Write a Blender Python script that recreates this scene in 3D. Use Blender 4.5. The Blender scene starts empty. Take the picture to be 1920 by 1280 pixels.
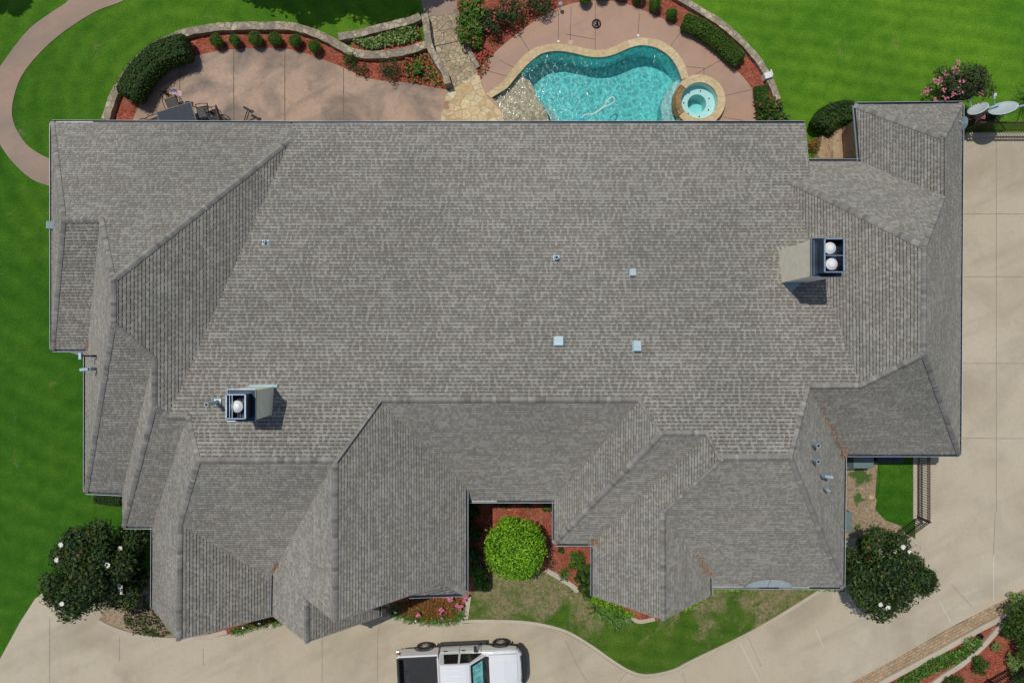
import bpy, bmesh, math, random
from mathutils import Vector, Matrix
from mathutils.geometry import tessellate_polygon
R = math.radians
random.seed(7)
scene = bpy.context.scene
col = scene.collection

# ---------------------------------------------------------------- camera, world, sun, exposure
CAM_H, FOC = 32.0, 1280.0          # camera height in metres, focal length in pixels of the 1920 px wide photo
cam = bpy.data.cameras.new('camera'); camo = bpy.data.objects.new('camera', cam); col.objects.link(camo)
camo.location = (0, 0, CAM_H); camo.rotation_euler = (0, 0, 0)
cam.sensor_fit = 'HORIZONTAL'; cam.sensor_width = 36.0; cam.lens = 36.0*FOC/1920.0
cam.clip_start = 0.1; cam.clip_end = 3000
scene.camera = camo
SUN_DIR = Vector((-0.25, 0.31, 1.0)).normalized()
world = bpy.data.worlds.new('World'); scene.world = world; world.use_nodes = True
wn = world.node_tree; wn.nodes.clear()
sky = wn.nodes.new('ShaderNodeTexSky'); sky.sky_type = 'NISHITA'; sky.sun_disc = False
sky.sun_elevation = math.asin(SUN_DIR.z); sky.sun_rotation = math.atan2(SUN_DIR.x, SUN_DIR.y)
bg = wn.nodes.new('ShaderNodeBackground'); bg.inputs[1].default_value = 0.10
wo = wn.nodes.new('ShaderNodeOutputWorld')
wn.links.new(sky.outputs[0], bg.inputs[0]); wn.links.new(bg.outputs[0], wo.inputs[0])
sun = bpy.data.lights.new('sun', 'SUN'); sun.energy = 3.2; sun.angle = R(0.53); sun.color = (1.0, 0.955, 0.88)
suno = bpy.data.objects.new('sun', sun); col.objects.link(suno); suno.location = (0, 0, 60)
suno.rotation_euler = SUN_DIR.to_track_quat('Z', 'Y').to_euler()
scene.view_settings.view_transform = 'Standard'; scene.view_settings.look = 'None'
scene.view_settings.exposure = -0.28; scene.view_settings.gamma = 1.0
scene.render.resolution_x = 1024; scene.render.resolution_y = 682
scene.cycles.max_bounces = 8; scene.cycles.transparent_max_bounces = 12

# ---------------------------------------------------------------- helpers
def G(x, y, z=0.0):
    """photo pixel -> the point at height z (metres) seen there; used to survey positions off the aerial photo"""
    s = (CAM_H-z)/FOC
    return Vector(((x-960)*s, -(y-640)*s, z))
def link(name, me, parent=None):
    o = bpy.data.objects.new(name, me); col.objects.link(o)
    if parent is not None: o.parent = parent
    return o
def tag(o, label=None, cat=None, group=None, kind=None):
    if label: o['label'] = label
    if cat: o['category'] = cat
    if group: o['group'] = group
    if kind: o['kind'] = kind
    return o
def empty(name, loc=(0, 0, 0), rz=0.0, label=None, cat=None, group=None):
    o = bpy.data.objects.new(name, None); col.objects.link(o); o.location = loc; o.rotation_euler = (0, 0, rz)
    o.empty_display_size = 0.2
    return tag(o, label, cat, group)
def copy_tree(o, parent=None):
    c = o.copy(); col.objects.link(c)
    if parent is not None: c.parent = parent
    for ch in list(o.children): copy_tree(ch, c)
    return c

class MB:
    """collects faces, builds ONE mesh object"""
    def __init__(s): s.v = []; s.f = []; s.m = []; s.t = []
    def face(s, pts, mi=0, tone=0.5):
        b = len(s.v); s.v += [tuple(p) for p in pts]; s.f.append(tuple(range(b, b+len(pts)))); s.m.append(mi); s.t.append(tone)
    def quad_strip(s, A, B, mi=0, closed=False, tone=0.5):
        n = len(A)
        for i in range(n if closed else n-1):
            j = (i+1) % n; s.face([A[i], A[j], B[j], B[i]], mi, tone)
    def box(s, c, d, mi=0, rz=0.0, tone=0.5, M=None):
        cx, cy, cz = c; dx, dy, dz = d[0]/2, d[1]/2, d[2]/2
        P = [Vector((x, y, z)) for x in (-dx, dx) for y in (-dy, dy) for z in (-dz, dz)]
        rot = M if M is not None else Matrix.Rotation(rz, 3, 'Z')
        P = [rot @ p + Vector((cx, cy, cz)) for p in P]
        for q in ((0,1,3,2),(4,6,7,5),(0,4,5,1),(2,3,7,6),(0,2,6,4),(1,5,7,3)):
            s.face([P[i] for i in q], mi, tone)
    def tube(s, a, b, r, mi=0, n=8, r2=None, caps=True, tone=0.5):
        a = Vector(a); b = Vector(b); d = (b-a).normalized()
        u = d.orthogonal().normalized(); w = d.cross(u); r2 = r if r2 is None else r2
        A = [a+(u*math.cos(t)+w*math.sin(t))*r for t in [2*math.pi*i/n for i in range(n)]]
        B = [b+(u*math.cos(t)+w*math.sin(t))*r2 for t in [2*math.pi*i/n for i in range(n)]]
        s.quad_strip(A, B, mi, True, tone)
        if caps: s.face(A[::-1], mi, tone); s.face(B, mi, tone)
    def path(s, pts, r, mi=0, n=8):
        for i in range(len(pts)-1): s.tube(pts[i], pts[i+1], r, mi, n)
    def lathe(s, prof, c, mi=0, n=24, axis='Z', sx=1.0, sy=1.0):
        rings = []
        for (r, z) in prof:
            ring = []
            for i in range(n):
                t = 2*math.pi*i/n
                p = Vector((r*math.cos(t)*sx, r*math.sin(t)*sy, z))
                if axis == 'Y': p = Vector((p.x, z, p.y))
                if axis == 'X': p = Vector((z, p.x, p.y))
                ring.append(p+Vector(c))
            rings.append(ring)
        for a, b in zip(rings[:-1], rings[1:]): s.quad_strip(a, b, mi, True)
    def poly(s, loops, z=None, mi=0, flip=False):
        L = [[Vector((p[0], p[1], 0)) for p in lp] for lp in loops]
        flat = [p for lp in loops for p in lp]
        for t in tessellate_polygon(L):
            P = [Vector((flat[i][0], flat[i][1], flat[i][2] if z is None else z)) for i in t]
            n = (P[1]-P[0]).cross(P[2]-P[0])
            if (n.z < 0) != flip: P = P[::-1]
            s.face(P, mi)
    def build(s, name, mats, parent=None, smooth=False, bevel=0, merge=True):
        me = bpy.data.meshes.new(name); me.from_pydata(s.v, [], s.f)
        mats = mats if isinstance(mats, (list, tuple)) else [mats]
        for m in mats: me.materials.append(m)
        me.polygons.foreach_set('material_index', s.m)
        at = me.attributes.new('tone', 'FLOAT', 'FACE'); at.data.foreach_set('value', s.t)
        if merge:
            bm = bmesh.new(); bm.from_mesh(me); bmesh.ops.remove_doubles(bm, verts=bm.verts, dist=0.0004)
            bmesh.ops.recalc_face_normals(bm, faces=bm.faces) if smooth or bevel else None
            bm.to_mesh(me); bm.free()
        if smooth: me.polygons.foreach_set('use_smooth', [True]*len(me.polygons))
        me.update()
        o = link(name, me, parent)
        if bevel:
            b = o.modifiers.new('bevel', 'BEVEL'); b.width = bevel; b.segments = 2; b.limit_method = 'ANGLE'; b.angle_limit = R(35)
        return o

def smooth_line(pts, n=6, closed=False):
    """Catmull-Rom through 2D/3D points"""
    P = [Vector(p) for p in pts]; out = []; m = len(P)
    rng = range(m) if closed else range(m-1)
    for i in rng:
        p1 = P[i]; p2 = P[(i+1) % m]
        p0 = P[(i-1) % m] if closed or i > 0 else p1*2-p2
        p3 = P[(i+2) % m] if closed or i+2 < m else p2*2-p1
        for k in range(n):
            t = k/n
            out.append(0.5*((2*p1)+(-p0+p2)*t+(2*p0-5*p1+4*p2-p3)*t*t+(-p0+3*p1-3*p2+p3)*t**3))
    if not closed: out.append(P[-1])
    return out
def GP(pts, z=0.0): return [G(x, y, z) for x, y in pts]
def GS(pts, z=0.0, n=5, closed=False): return smooth_line(GP(pts, z), n, closed)
def side(line, w):
    """two offset lines of a plan polyline"""
    A = []; B = []
    for i, p in enumerate(line):
        a = line[max(i-1, 0)]; b = line[min(i+1, len(line)-1)]
        d = Vector((b.x-a.x, b.y-a.y, 0)); d = d.normalized() if d.length > 1e-9 else Vector((1, 0, 0))
        n = Vector((-d.y, d.x, 0)); A.append(p+n*w/2); B.append(p-n*w/2)
    return A, B

# ---------------------------------------------------------------- materials
def mat(name):
    m = bpy.data.materials.new(name); m.use_nodes = True
    return m, m.node_tree, m.node_tree.nodes['Principled BSDF']
def N(nt, typ, **kw):
    n = nt.nodes.new('ShaderNode'+typ)
    for k, v in kw.items():
        if k.startswith('i_'):
            key = k[2:]
            n.inputs[int(key) if key.isdigit() else key].default_value = v
        else: setattr(n, k, v)
    return n
def ramp(nt, src, stops, interp='LINEAR'):
    r = nt.nodes.new('ShaderNodeValToRGB'); r.color_ramp.interpolation = interp
    el = r.color_ramp.elements
    while len(el) > 1: el.remove(el[-1])
    el[0].position = stops[0][0]; el[0].color = (*stops[0][1], 1)
    for p, c in stops[1:]:
        e = el.new(p); e.color = (*c, 1)
    nt.links.new(src, r.inputs[0]); return r.outputs[0]
def noise(nt, scale, detail=4, rough=0.55, dist=0.0, vec=None, w=None):
    n = nt.nodes.new('ShaderNodeTexNoise'); n.inputs['Scale'].default_value = scale; n.inputs['Detail'].default_value = detail
    n.inputs['Roughness'].default_value = rough; n.inputs['Distortion'].default_value = dist
    if vec is None:
        g = nt.nodes.new('ShaderNodeNewGeometry'); vec = g.outputs['Position']
    nt.links.new(vec, n.inputs['Vector']); return n.outputs['Fac']
def mixc(nt, f, a, b, mode='MIX'):
    m = nt.nodes.new('ShaderNodeMix'); m.data_type = 'RGBA'; m.blend_type = mode
    if isinstance(f, float): m.inputs[0].default_value = f
    else: nt.links.new(f, m.inputs[0])
    for i, c in ((6, a), (7, b)):
        if isinstance(c, tuple): m.inputs[i].default_value = (*c, 1)
        else: nt.links.new(c, m.inputs[i])
    return m.outputs[2]
def mth(nt, op, a, b=0.0, c=None, clamp=False):
    m = nt.nodes.new('ShaderNodeMath'); m.operation = op; m.use_clamp = clamp
    for i, v in enumerate((a, b) if c is None else (a, b, c)):
        if isinstance(v, (int, float)): m.inputs[i].default_value = v
        else: nt.links.new(v, m.inputs[i])
    return m.outputs[0]
def bump(nt, b, h, strength=0.4, dist=0.02):
    n = nt.nodes.new('ShaderNodeBump'); n.inputs['Strength'].default_value = strength; n.inputs['Distance'].default_value = dist
    nt.links.new(h, n.inputs['Height']); nt.links.new(n.outputs[0], b.inputs['Normal'])
def simple(name, c, rough=0.6, metal=0.0, var=0.12, sc=6.0, spec=0.5, coat=0.0):
    m, nt, b = mat(name)
    f = noise(nt, sc, 5)
    c0 = tuple(x*(1-var) for x in c); c1 = tuple(min(1, x*(1+var)) for x in c)
    nt.links.new(ramp(nt, f, [(0.3, c0), (0.7, c1)]), b.inputs['Base Color'])
    b.inputs['Roughness'].default_value = rough; b.inputs['Metallic'].default_value = metal
    b.inputs['Specular IOR Level'].default_value = spec; b.inputs['Coat Weight'].default_value = coat
    return m
def tone_mat(name, stops, rough=0.6, spec=0.3, nscale=None, trans=0.0):
    m, nt, b = mat(name)
    a = N(nt, 'Attribute', attribute_name='tone')
    src = a.outputs['Fac']
    if nscale:
        src = mth(nt, 'ADD', mth(nt, 'MULTIPLY', src, 0.7), mth(nt, 'MULTIPLY', noise(nt, nscale, 3), 0.3))
    c = ramp(nt, src, stops); nt.links.new(c, b.inputs['Base Color'])
    b.inputs['Roughness'].default_value = rough; b.inputs['Specular IOR Level'].default_value = spec
    if trans > 0:
        t = nt.nodes.new('ShaderNodeBsdfTranslucent'); nt.links.new(c, t.inputs[0])
        mx = nt.nodes.new('ShaderNodeMixShader'); mx.inputs[0].default_value = trans
        nt.links.new(b.outputs[0], mx.inputs[1]); nt.links.new(t.outputs[0], mx.inputs[2])
        nt.links.new(mx.outputs[0], nt.nodes['Material Output'].inputs[0])
    return m

# shingles
def shingle_mat():
    m, nt, b = mat('asphalt_shingle')
    a = N(nt, 'Attribute', attribute_name='tone')
    t = a.outputs['Fac']
    base = ramp(nt, t, [(0.0, (0.212, 0.196, 0.170)), (0.4, (0.252, 0.238, 0.209)), (0.62, (0.322, 0.311, 0.279)), (1.0, (0.366, 0.357, 0.323))])
    g1 = noise(nt, 0.8, 3, 0.6); g2 = noise(nt, 0.16, 3, 0.6); g3 = noise(nt, 60, 2, 0.7)
    base = mixc(nt, 1.0, base, ramp(nt, g1, [(0.34, (0.96, 0.975, 0.96)), (0.5, (1.0, 1.0, 1.0)), (0.66, (1.015, 1.0, 0.985))]), 'MULTIPLY')
    base = mixc(nt, 1.0, base, ramp(nt, g2, [(0.35, (0.90, 0.90, 0.90)), (0.65, (1.08, 1.07, 1.06))]), 'MULTIPLY')
    base = mixc(nt, 1.0, base, ramp(nt, g3, [(0.3, (0.88, 0.88, 0.88)), (0.7, (1.12, 1.12, 1.12))]), 'MULTIPLY')
    nt.links.new(base, b.inputs['Base Color'])
    b.inputs['Roughness'].default_value = 0.95; b.inputs['Diffuse Roughness'].default_value = 0.15
    b.inputs['Specular IOR Level'].default_value = 0.15
    bump(nt, b, g3, 0.5, 0.01)
    return m
M_SH = shingle_mat()
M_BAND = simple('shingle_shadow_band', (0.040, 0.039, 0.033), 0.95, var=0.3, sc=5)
M_CAP = tone_mat('ridge_cap_shingle', [(0.0, (0.13, 0.120, 0.106)), (0.45, (0.24, 0.226, 0.203)), (0.75, (0.31, 0.297, 0.270)), (1.0, (0.41, 0.397, 0.365))], 0.95, 0.1, nscale=25)

def lawn_mat(name, dry=0.0, seed=0.0):
    m, nt, b = mat(name)
    g = nt.nodes.new('ShaderNodeNewGeometry'); mp = nt.nodes.new('ShaderNodeMapping'); mp.inputs['Location'].default_value = (seed, seed*2, 0)
    nt.links.new(g.outputs['Position'], mp.inputs['Vector']); v = mp.outputs[0]
    fine = noise(nt, 17, 6, 0.85, vec=v); mid = noise(nt, 1.6, 6, 0.65, 0.3, vec=v); big = noise(nt, 0.16, 3, 0.5, vec=v)
    vf = noise(nt, 75, 2, 0.6, vec=v)
    k_ = 1.0 if dry < .5 else 1.55
    c = ramp(nt, mid, [(0.3, (0.031*k_, 0.122, 0.0075*k_)), (0.5, (0.044*k_, 0.152, 0.010*k_)), (0.72, (0.062*k_, 0.178, 0.014*k_))])
    c = mixc(nt, 1.0, c, ramp(nt, big, [(0.35, (0.78, 0.86, 0.85)), (0.65, (1.3, 1.14, 1.1))]), 'MULTIPLY')
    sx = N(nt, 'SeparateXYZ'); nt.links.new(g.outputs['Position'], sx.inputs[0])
    glare = mth(nt, 'ADD', mth(nt, 'MULTIPLY', sx.outputs[1], 0.045), mth(nt, 'MULTIPLY', sx.outputs[0], 0.012))
    c = mixc(nt, 1.0, c, ramp(nt, mth(nt, 'ADD', glare, 0.1), [(0.0, (1.0, 1.0, 1.0)), (0.55, (1.65, 1.33, 1.3)), (1.0, (2.4, 1.8, 1.6))]), 'MULTIPLY')  # sun glare put into the grass colour, rising to the north and east
    # mower passes: soft curved bands
    wv = nt.nodes.new('ShaderNodeTexWave'); wv.wave_type = 'RINGS'; wv.rings_direction = 'Z'; wv.inputs['Scale'].default_value = 0.32
    wv.inputs['Distortion'].default_value = 1.5; wv.inputs['Detail'].default_value = 2; wv.inputs['Detail Scale'].default_value = 0.4
    mp2 = nt.nodes.new('ShaderNodeMapping'); mp2.inputs['Location'].default_value = (15.5, -11.0, 0)
    nt.links.new(g.outputs['Position'], mp2.inputs['Vector']); nt.links.new(mp2.outputs[0], wv.inputs['Vector'])
    wv2 = nt.nodes.new('ShaderNodeTexWave'); wv2.bands_direction = 'Y'; wv2.inputs['Scale'].default_value = 0.42; wv2.inputs['Distortion'].default_value = 2.2; wv2.inputs['Detail'].default_value = 3; wv2.inputs['Detail Scale'].default_value = 0.5
    mp3 = nt.nodes.new('ShaderNodeMapping'); mp3.inputs['Rotation'].default_value = (0, 0, R(8)); nt.links.new(g.outputs['Position'], mp3.inputs['Vector']); nt.links.new(mp3.outputs[0], wv2.inputs['Vector'])
    wsel = mth(nt, 'GREATER_THAN', sx.outputs[0], 2.0)
    wfac = mth(nt, 'ADD', mth(nt, 'MULTIPLY', wv.outputs['Fac'], mth(nt, 'SUBTRACT', 1.0, wsel)), mth(nt, 'MULTIPLY', wv2.outputs['Fac'], wsel))
    c = mixc(nt, 1.0, c, ramp(nt, wfac, [(0.0, (0.90, 0.93, 0.9)), (1.0, (1.13, 1.07, 1.1))]), 'MULTIPLY')
    c = mixc(nt, 1.0, c, ramp(nt, fine, [(0.30, (0.30, 0.38, 0.30)), (0.5, (1.0, 1.0, 1.0)), (0.70, (2.0, 1.7, 1.8))]), 'MULTIPLY')
    dn = noise(nt, 0.75, 5, 0.65, 0.6, vec=v)
    if dry > .5: dn = mth(nt, 'ADD', dn, mth(nt, 'MULTIPLY', mth(nt, 'ADD', sx.outputs[1], 13.2), 0.10))
    lo = 0.70-0.26*dry
    dryf = ramp(nt, dn, [(lo, (0, 0, 0)), (min(lo+0.16, 0.99), (1, 1, 1))])
    dryf2 = mth(nt, 'MULTIPLY', dryf, ramp(nt, noise(nt, 7, 4, 0.7, vec=v), [(0.35, (0.15, 0.15, 0.15)), (0.58, (1, 1, 1))]))
    tan = ramp(nt, noise(nt, 13, 4, 0.7, vec=v), [(0.3, (0.20, 0.155, 0.075)), (0.55, (0.34, 0.27, 0.155)), (0.75, (0.50, 0.42, 0.29))])
    c = mixc(nt, dryf2, c, tan)
    nt.links.new(c, b.inputs['Base Color']); b.inputs['Roughness'].default_value = 0.9; b.inputs['Specular IOR Level'].default_value = 0.12
    bump(nt, b, mth(nt, 'ADD', fine, mth(nt, 'MULTIPLY', vf, 0.6)), 0.9, 0.05)
    return m
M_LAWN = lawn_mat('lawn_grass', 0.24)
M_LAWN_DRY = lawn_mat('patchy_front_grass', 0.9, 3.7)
M_SOIL = None
def soil_mat():
    m, nt, b = mat('leaf_litter_soil')
    f = noise(nt, 9, 6, 0.75); g = noise(nt, 1.2, 4)
    c = ramp(nt, f, [(0.3, (0.15, 0.10, 0.06)), (0.5, (0.30, 0.22, 0.14)), (0.7, (0.46, 0.36, 0.25))])
    c = mixc(nt, ramp(nt, g, [(0.56, (0, 0, 0)), (0.62, (1, 1, 1))]), c, (0.06, 0.12, 0.02))
    nt.links.new(c, b.inputs['Base Color']); b.inputs['Roughness'].default_value = 0.95; bump(nt, b, f, 0.8, 0.03)
    return m
M_SOIL = soil_mat()
def mulch_mat():
    m, nt, b = mat('red_mulch')
    v = N(nt, 'TexVoronoi', feature='F1'); v.inputs['Scale'].default_value = 17; v.inputs['Randomness'].default_value = 1.0
    g = nt.nodes.new('ShaderNodeNewGeometry')
    mp = nt.nodes.new('ShaderNodeMapping'); mp.inputs['Scale'].default_value = (1, 1.9, 1); mp.inputs['Rotation'].default_value = (0, 0, 0.6)
    nt.links.new(g.outputs['Position'], mp.inputs['Vector']); nt.links.new(mp.outputs[0], v.inputs['Vector'])
    sp = N(nt, 'SeparateColor'); nt.links.new(v.outputs['Color'], sp.inputs[0])
    c = ramp(nt, sp.outputs[0], [(0.0, (0.24, 0.06, 0.035)), (0.45, (0.43, 0.105, 0.058)), (0.9, (0.55, 0.165, 0.10)), (1.0, (0.60, 0.34, 0.22))])
    n1 = noise(nt, 2.5, 5, 0.6); n2 = noise(nt, 45, 3, 0.7)
    c = mixc(nt, 1.0, c, ramp(nt, n1, [(0.3, (0.72, 0.72, 0.75)), (0.6, (1.08, 1.05, 1.05))]), 'MULTIPLY')
    c = mixc(nt, 1.0, c, ramp(nt, n2, [(0.3, (0.6, 0.6, 0.6)), (0.6, (1.1, 1.1, 1.1))]), 'MULTIPLY')
    nt.links.new(c, b.inputs['Base Color']); b.inputs['Roughness'].default_value = 0.9; b.inputs['Specular IOR Level'].default_value = 0.15
    c = mixc(nt, mth(nt, 'MULTIPLY', ramp(nt, noise(nt, 0.9, 4, 0.65), [(0.45, (0, 0, 0)), (0.65, (1, 1, 1))]), 0.45), c, (0.33, 0.16, 0.10))
    nt.links.new(c, b.inputs['Base Color'])
    bump(nt, b, mth(nt, 'ADD', n2, mth(nt, 'MULTIPLY', v.outputs['Distance'], 2.0)), 0.8, 0.03)
    return m
M_MULCH = mulch_mat()
def concrete_mat(name, c, stain=(0.30, 0.27, 0.22), amt=0.5, warm=(1, 1, 1), seed=0.0, sc=0.3, dark=0.5):
    m, nt, b = mat(name)
    g = nt.nodes.new('ShaderNodeNewGeometry'); mp = nt.nodes.new('ShaderNodeMapping'); mp.inputs['Location'].default_value = (seed, seed, 0)
    nt.links.new(g.outputs['Position'], mp.inputs['Vector']); v = mp.outputs[0]
    n0 = noise(nt, sc, 6, 0.62, 0.5, vec=v); n1 = noise(nt, 1.5, 6, 0.68, 0.8, vec=v); n2 = noise(nt, 40, 4, 0.7, vec=v)
    c0 = tuple(x*0.93 for x in c); c1 = tuple(min(1, x*1.06) for x in c)
    cc = ramp(nt, n1, [(0.3, c0), (0.7, c1)])
    cc = mixc(nt, mth(nt, 'MULTIPLY', ramp(nt, n0, [(dark, (0, 0, 0)), (dark+0.25, (1, 1, 1))]), amt), cc, stain)
    fine = ramp(nt, n1, [(0.52, (0, 0, 0)), (0.8, (1, 1, 1))])
    cc = mixc(nt, mth(nt, 'MULTIPLY', fine, amt*0.6), cc, stain)
    cc = mixc(nt, 1.0, cc, ramp(nt, n2, [(0.3, (0.93, 0.93, 0.93)), (0.7, (1.06, 1.06, 1.06))]), 'MULTIPLY')
    nt.links.new(cc, b.inputs['Base Color']); b.inputs['Roughness'].default_value = 0.85; b.inputs['Specular IOR Level'].default_value = 0.25
    mpt = nt.nodes.new('ShaderNodeMapping'); mpt.vector_type = 'TEXTURE'; mpt.inputs['Rotation'].default_value = (0, 0, R(27)); mpt.inputs['Scale'].default_value = (9, 1.1, 1)
    nt.links.new(v, mpt.inputs['Vector']); tr_ = noise(nt, 1.0, 4, 0.6, 0.3, vec=mpt.outputs[0])
    cc = mixc(nt, mth(nt, 'MULTIPLY', ramp(nt, tr_, [(0.52, (0, 0, 0)), (0.68, (1, 1, 1))]), amt*0.55), cc, stain)
    cc = mixc(nt, 1.0, cc, ramp(nt, noise(nt, 0.09, 4, 0.6, 1.0, vec=v), [(0.35, (0.94, 0.92, 0.88)), (0.65, (1.05, 1.05, 1.07))]), 'MULTIPLY')
    sp_ = noise(nt, 6.5, 5, 0.75, vec=v); cc = mixc(nt, mth(nt, 'MULTIPLY', ramp(nt, sp_, [(0.5, (0, 0, 0)), (0.72, (1, 1, 1))]), amt*0.38), cc, stain)
    nt.links.new(cc, b.inputs['Base Color']); bump(nt, b, n2, 0.25, 0.01)
    return m
M_DRIVE = concrete_mat('driveway_concrete', (0.51, 0.445, 0.33), (0.345, 0.295, 0.22), 0.75, dark=0.47)
M_CURB = concrete_mat('curb_concrete', (0.50, 0.44, 0.34), (0.33, 0.28, 0.21), 0.5, seed=4, sc=1.0)
M_PATIO = concrete_mat('stained_pink_patio', (0.47, 0.335, 0.245), (0.15, 0.132, 0.112), 0.95, seed=9, sc=0.42, dark=0.44)
M_DECK = concrete_mat('pink_pool_deck', (0.46, 0.30, 0.22), (0.31, 0.23, 0.185), 0.55, seed=2, sc=0.4)
M_PATH = concrete_mat('pink_path', (0.37, 0.26, 0.195), (0.25, 0.205, 0.165), 0.8, seed=5, sc=0.35, dark=0.42)
M_JOINT = simple('joint', (0.20, 0.145, 0.10), 0.95, var=0.3)
M_JOINTG = simple('driveway_joint', (0.27, 0.235, 0.18), 0.95, var=0.25)
M_JOINTL = simple('pale_joint', (0.62, 0.57, 0.48), 0.95, var=0.15)
def stone_mat(name, scale, cols, grout, seed=0.0, gw=0.06, dirt=0.0, stretch=(1, 1, 1)):
    m, nt, b = mat(name)
    g = nt.nodes.new('ShaderNodeNewGeometry'); mp = nt.nodes.new('ShaderNodeMapping')
    mp.inputs['Location'].default_value = (seed, seed*1.7, 0); mp.inputs['Scale'].default_value = stretch
    nt.links.new(g.outputs['Position'], mp.inputs['Vector'])
    nz = nt.nodes.new('ShaderNodeTexNoise'); nz.inputs['Scale'].default_value = scale*1.2; nt.links.new(mp.outputs[0], nz.inputs['Vector'])
    vm = nt.nodes.new('ShaderNodeVectorMath'); vm.operation = 'MULTIPLY_ADD'; vm.inputs[1].default_value = (0.22/scale*2,)*3
    nt.links.new(nz.outputs['Color'], vm.inputs[0]); nt.links.new(mp.outputs[0], vm.inputs[2])
    va = N(nt, 'TexVoronoi', feature='F1'); va.inputs['Scale'].default_value = scale; nt.links.new(vm.outputs[0], va.inputs['Vector'])
    vb = N(nt, 'TexVoronoi', feature='DISTANCE_TO_EDGE'); vb.inputs['Scale'].default_value = scale; nt.links.new(vm.outputs[0], vb.inputs['Vector'])
    sp = N(nt, 'SeparateColor'); nt.links.new(va.outputs['Color'], sp.inputs[0])
    c = ramp(nt, sp.outputs[0], [(i/(len(cols)-1), k) for i, k in enumerate(cols)])
    n2 = noise(nt, 7, 6, 0.7); c = mixc(nt, 1.0, c, ramp(nt, n2, [(0.3, (0.72, 0.72, 0.74)), (0.62, (1.12, 1.1, 1.08))]), 'MULTIPLY')
    if dirt: c = mixc(nt, mth(nt, 'MULTIPLY', ramp(nt, noise(nt, 1.3, 5, 0.7, vec=mp.outputs[0]), [(0.42, (0, 0, 0)), (0.62, (1, 1, 1))]), dirt), c, (0.12, 0.105, 0.08))
    e = ramp(nt, vb.outputs['Distance'], [(0.0, (1, 1, 1)), (gw, (1, 1, 1)), (gw*1.7, (0, 0, 0))])
    c = mixc(nt, e, c, grout)
    nt.links.new(c, b.inputs['Base Color']); b.inputs['Roughness'].default_value = 0.85; b.inputs['Specular IOR Level'].default_value = 0.25
    bump(nt, b, mth(nt, 'SUBTRACT', n2, e), 0.5, 0.03)
    return m
M_FLAG = stone_mat('pale_flagstone', 2.6, [(0.62, 0.47, 0.24), (0.70, 0.58, 0.34), (0.56, 0.40, 0.20), (0.72, 0.64, 0.44), (0.60, 0.50, 0.30), (0.36, 0.20, 0.12)], (0.43, 0.34, 0.20), 1.0, 0.025, 0.12)
M_FLAGD = stone_mat('weathered_flagstone', 4.2, [(0.46, 0.37, 0.22), (0.54, 0.45, 0.29), (0.38, 0.31, 0.20), (0.58, 0.50, 0.33), (0.46, 0.32, 0.21)], (0.20, 0.165, 0.115), 5.0, 0.03, 0.45)
M_WALL = stone_mat('fieldstone_wall', 3.9, [(0.36, 0.29, 0.20), (0.50, 0.42, 0.30), (0.30, 0.26, 0.20), (0.60, 0.51, 0.37), (0.42, 0.32, 0.24)], (0.22, 0.19, 0.14), 2.0, 0.035, 0.55)
M_HOUSEST = stone_mat('tall_stone_wall', 2.6, [(0.42, 0.31, 0.16), (0.36, 0.24, 0.13), (0.46, 0.36, 0.21), (0.30, 0.20, 0.11), (0.42, 0.30, 0.2)], (0.50, 0.40, 0.25), 3.0, 0.026, 0.15, (2.1, 0.85, 1))
M_COPE = stone_mat('pool_coping', 0.9, [(0.60, 0.46, 0.245), (0.64, 0.51, 0.29), (0.57, 0.44, 0.24), (0.66, 0.53, 0.33)], (0.52, 0.41, 0.24), 7.0, 0.012, 0.15)
M_SPIL = stone_mat('spillway_rock', 4.0, [(0.36, 0.24, 0.09), (0.30, 0.19, 0.08), (0.42, 0.30, 0.13)], (0.17, 0.12, 0.07), 7.0, 0.03, 0.3)
def paver_mat():
    m, nt, b = mat('tan_paver'); g = nt.nodes.new('ShaderNodeNewGeometry'); mp = nt.nodes.new('ShaderNodeMapping'); mp.vector_type = 'TEXTURE'; mp.inputs['Rotation'].default_value = (0, 0, R(28.5))
    nt.links.new(g.outputs['Position'], mp.inputs['Vector']); br = N(nt, 'TexBrick'); nt.links.new(mp.outputs[0], br.inputs['Vector'])
    for k, v_ in (('Scale', 1.0), ('Brick Width', 0.24), ('Row Height', 0.13), ('Mortar Size', 0.012), ('Color1', (0.38, 0.27, 0.155, 1)), ('Color2', (0.46, 0.345, 0.21, 1)), ('Mortar', (0.2, 0.155, 0.105, 1))): br.inputs[k].default_value = v_
    c = mixc(nt, 1.0, br.outputs[0], ramp(nt, noise(nt, 3, 5, .7), [(0.3, (0.7, 0.7, 0.7)), (0.65, (1.12, 1.08, 1.05))]), 'MULTIPLY')
    nt.links.new(c, b.inputs['Base Color']); b.inputs['Roughness'].default_value = 0.9; return m
M_PAVER = paver_mat()
M_GUT_IN = simple('gutter_inside', (0.045, 0.06, 0.085), 0.45, 0.3, var=0.5, sc=1.2)
M_GUT = simple('gutter_lip', (0.42, 0.46, 0.47), 0.5, 0.1, var=0.15, sc=2)
M_BRICK = None
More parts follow.
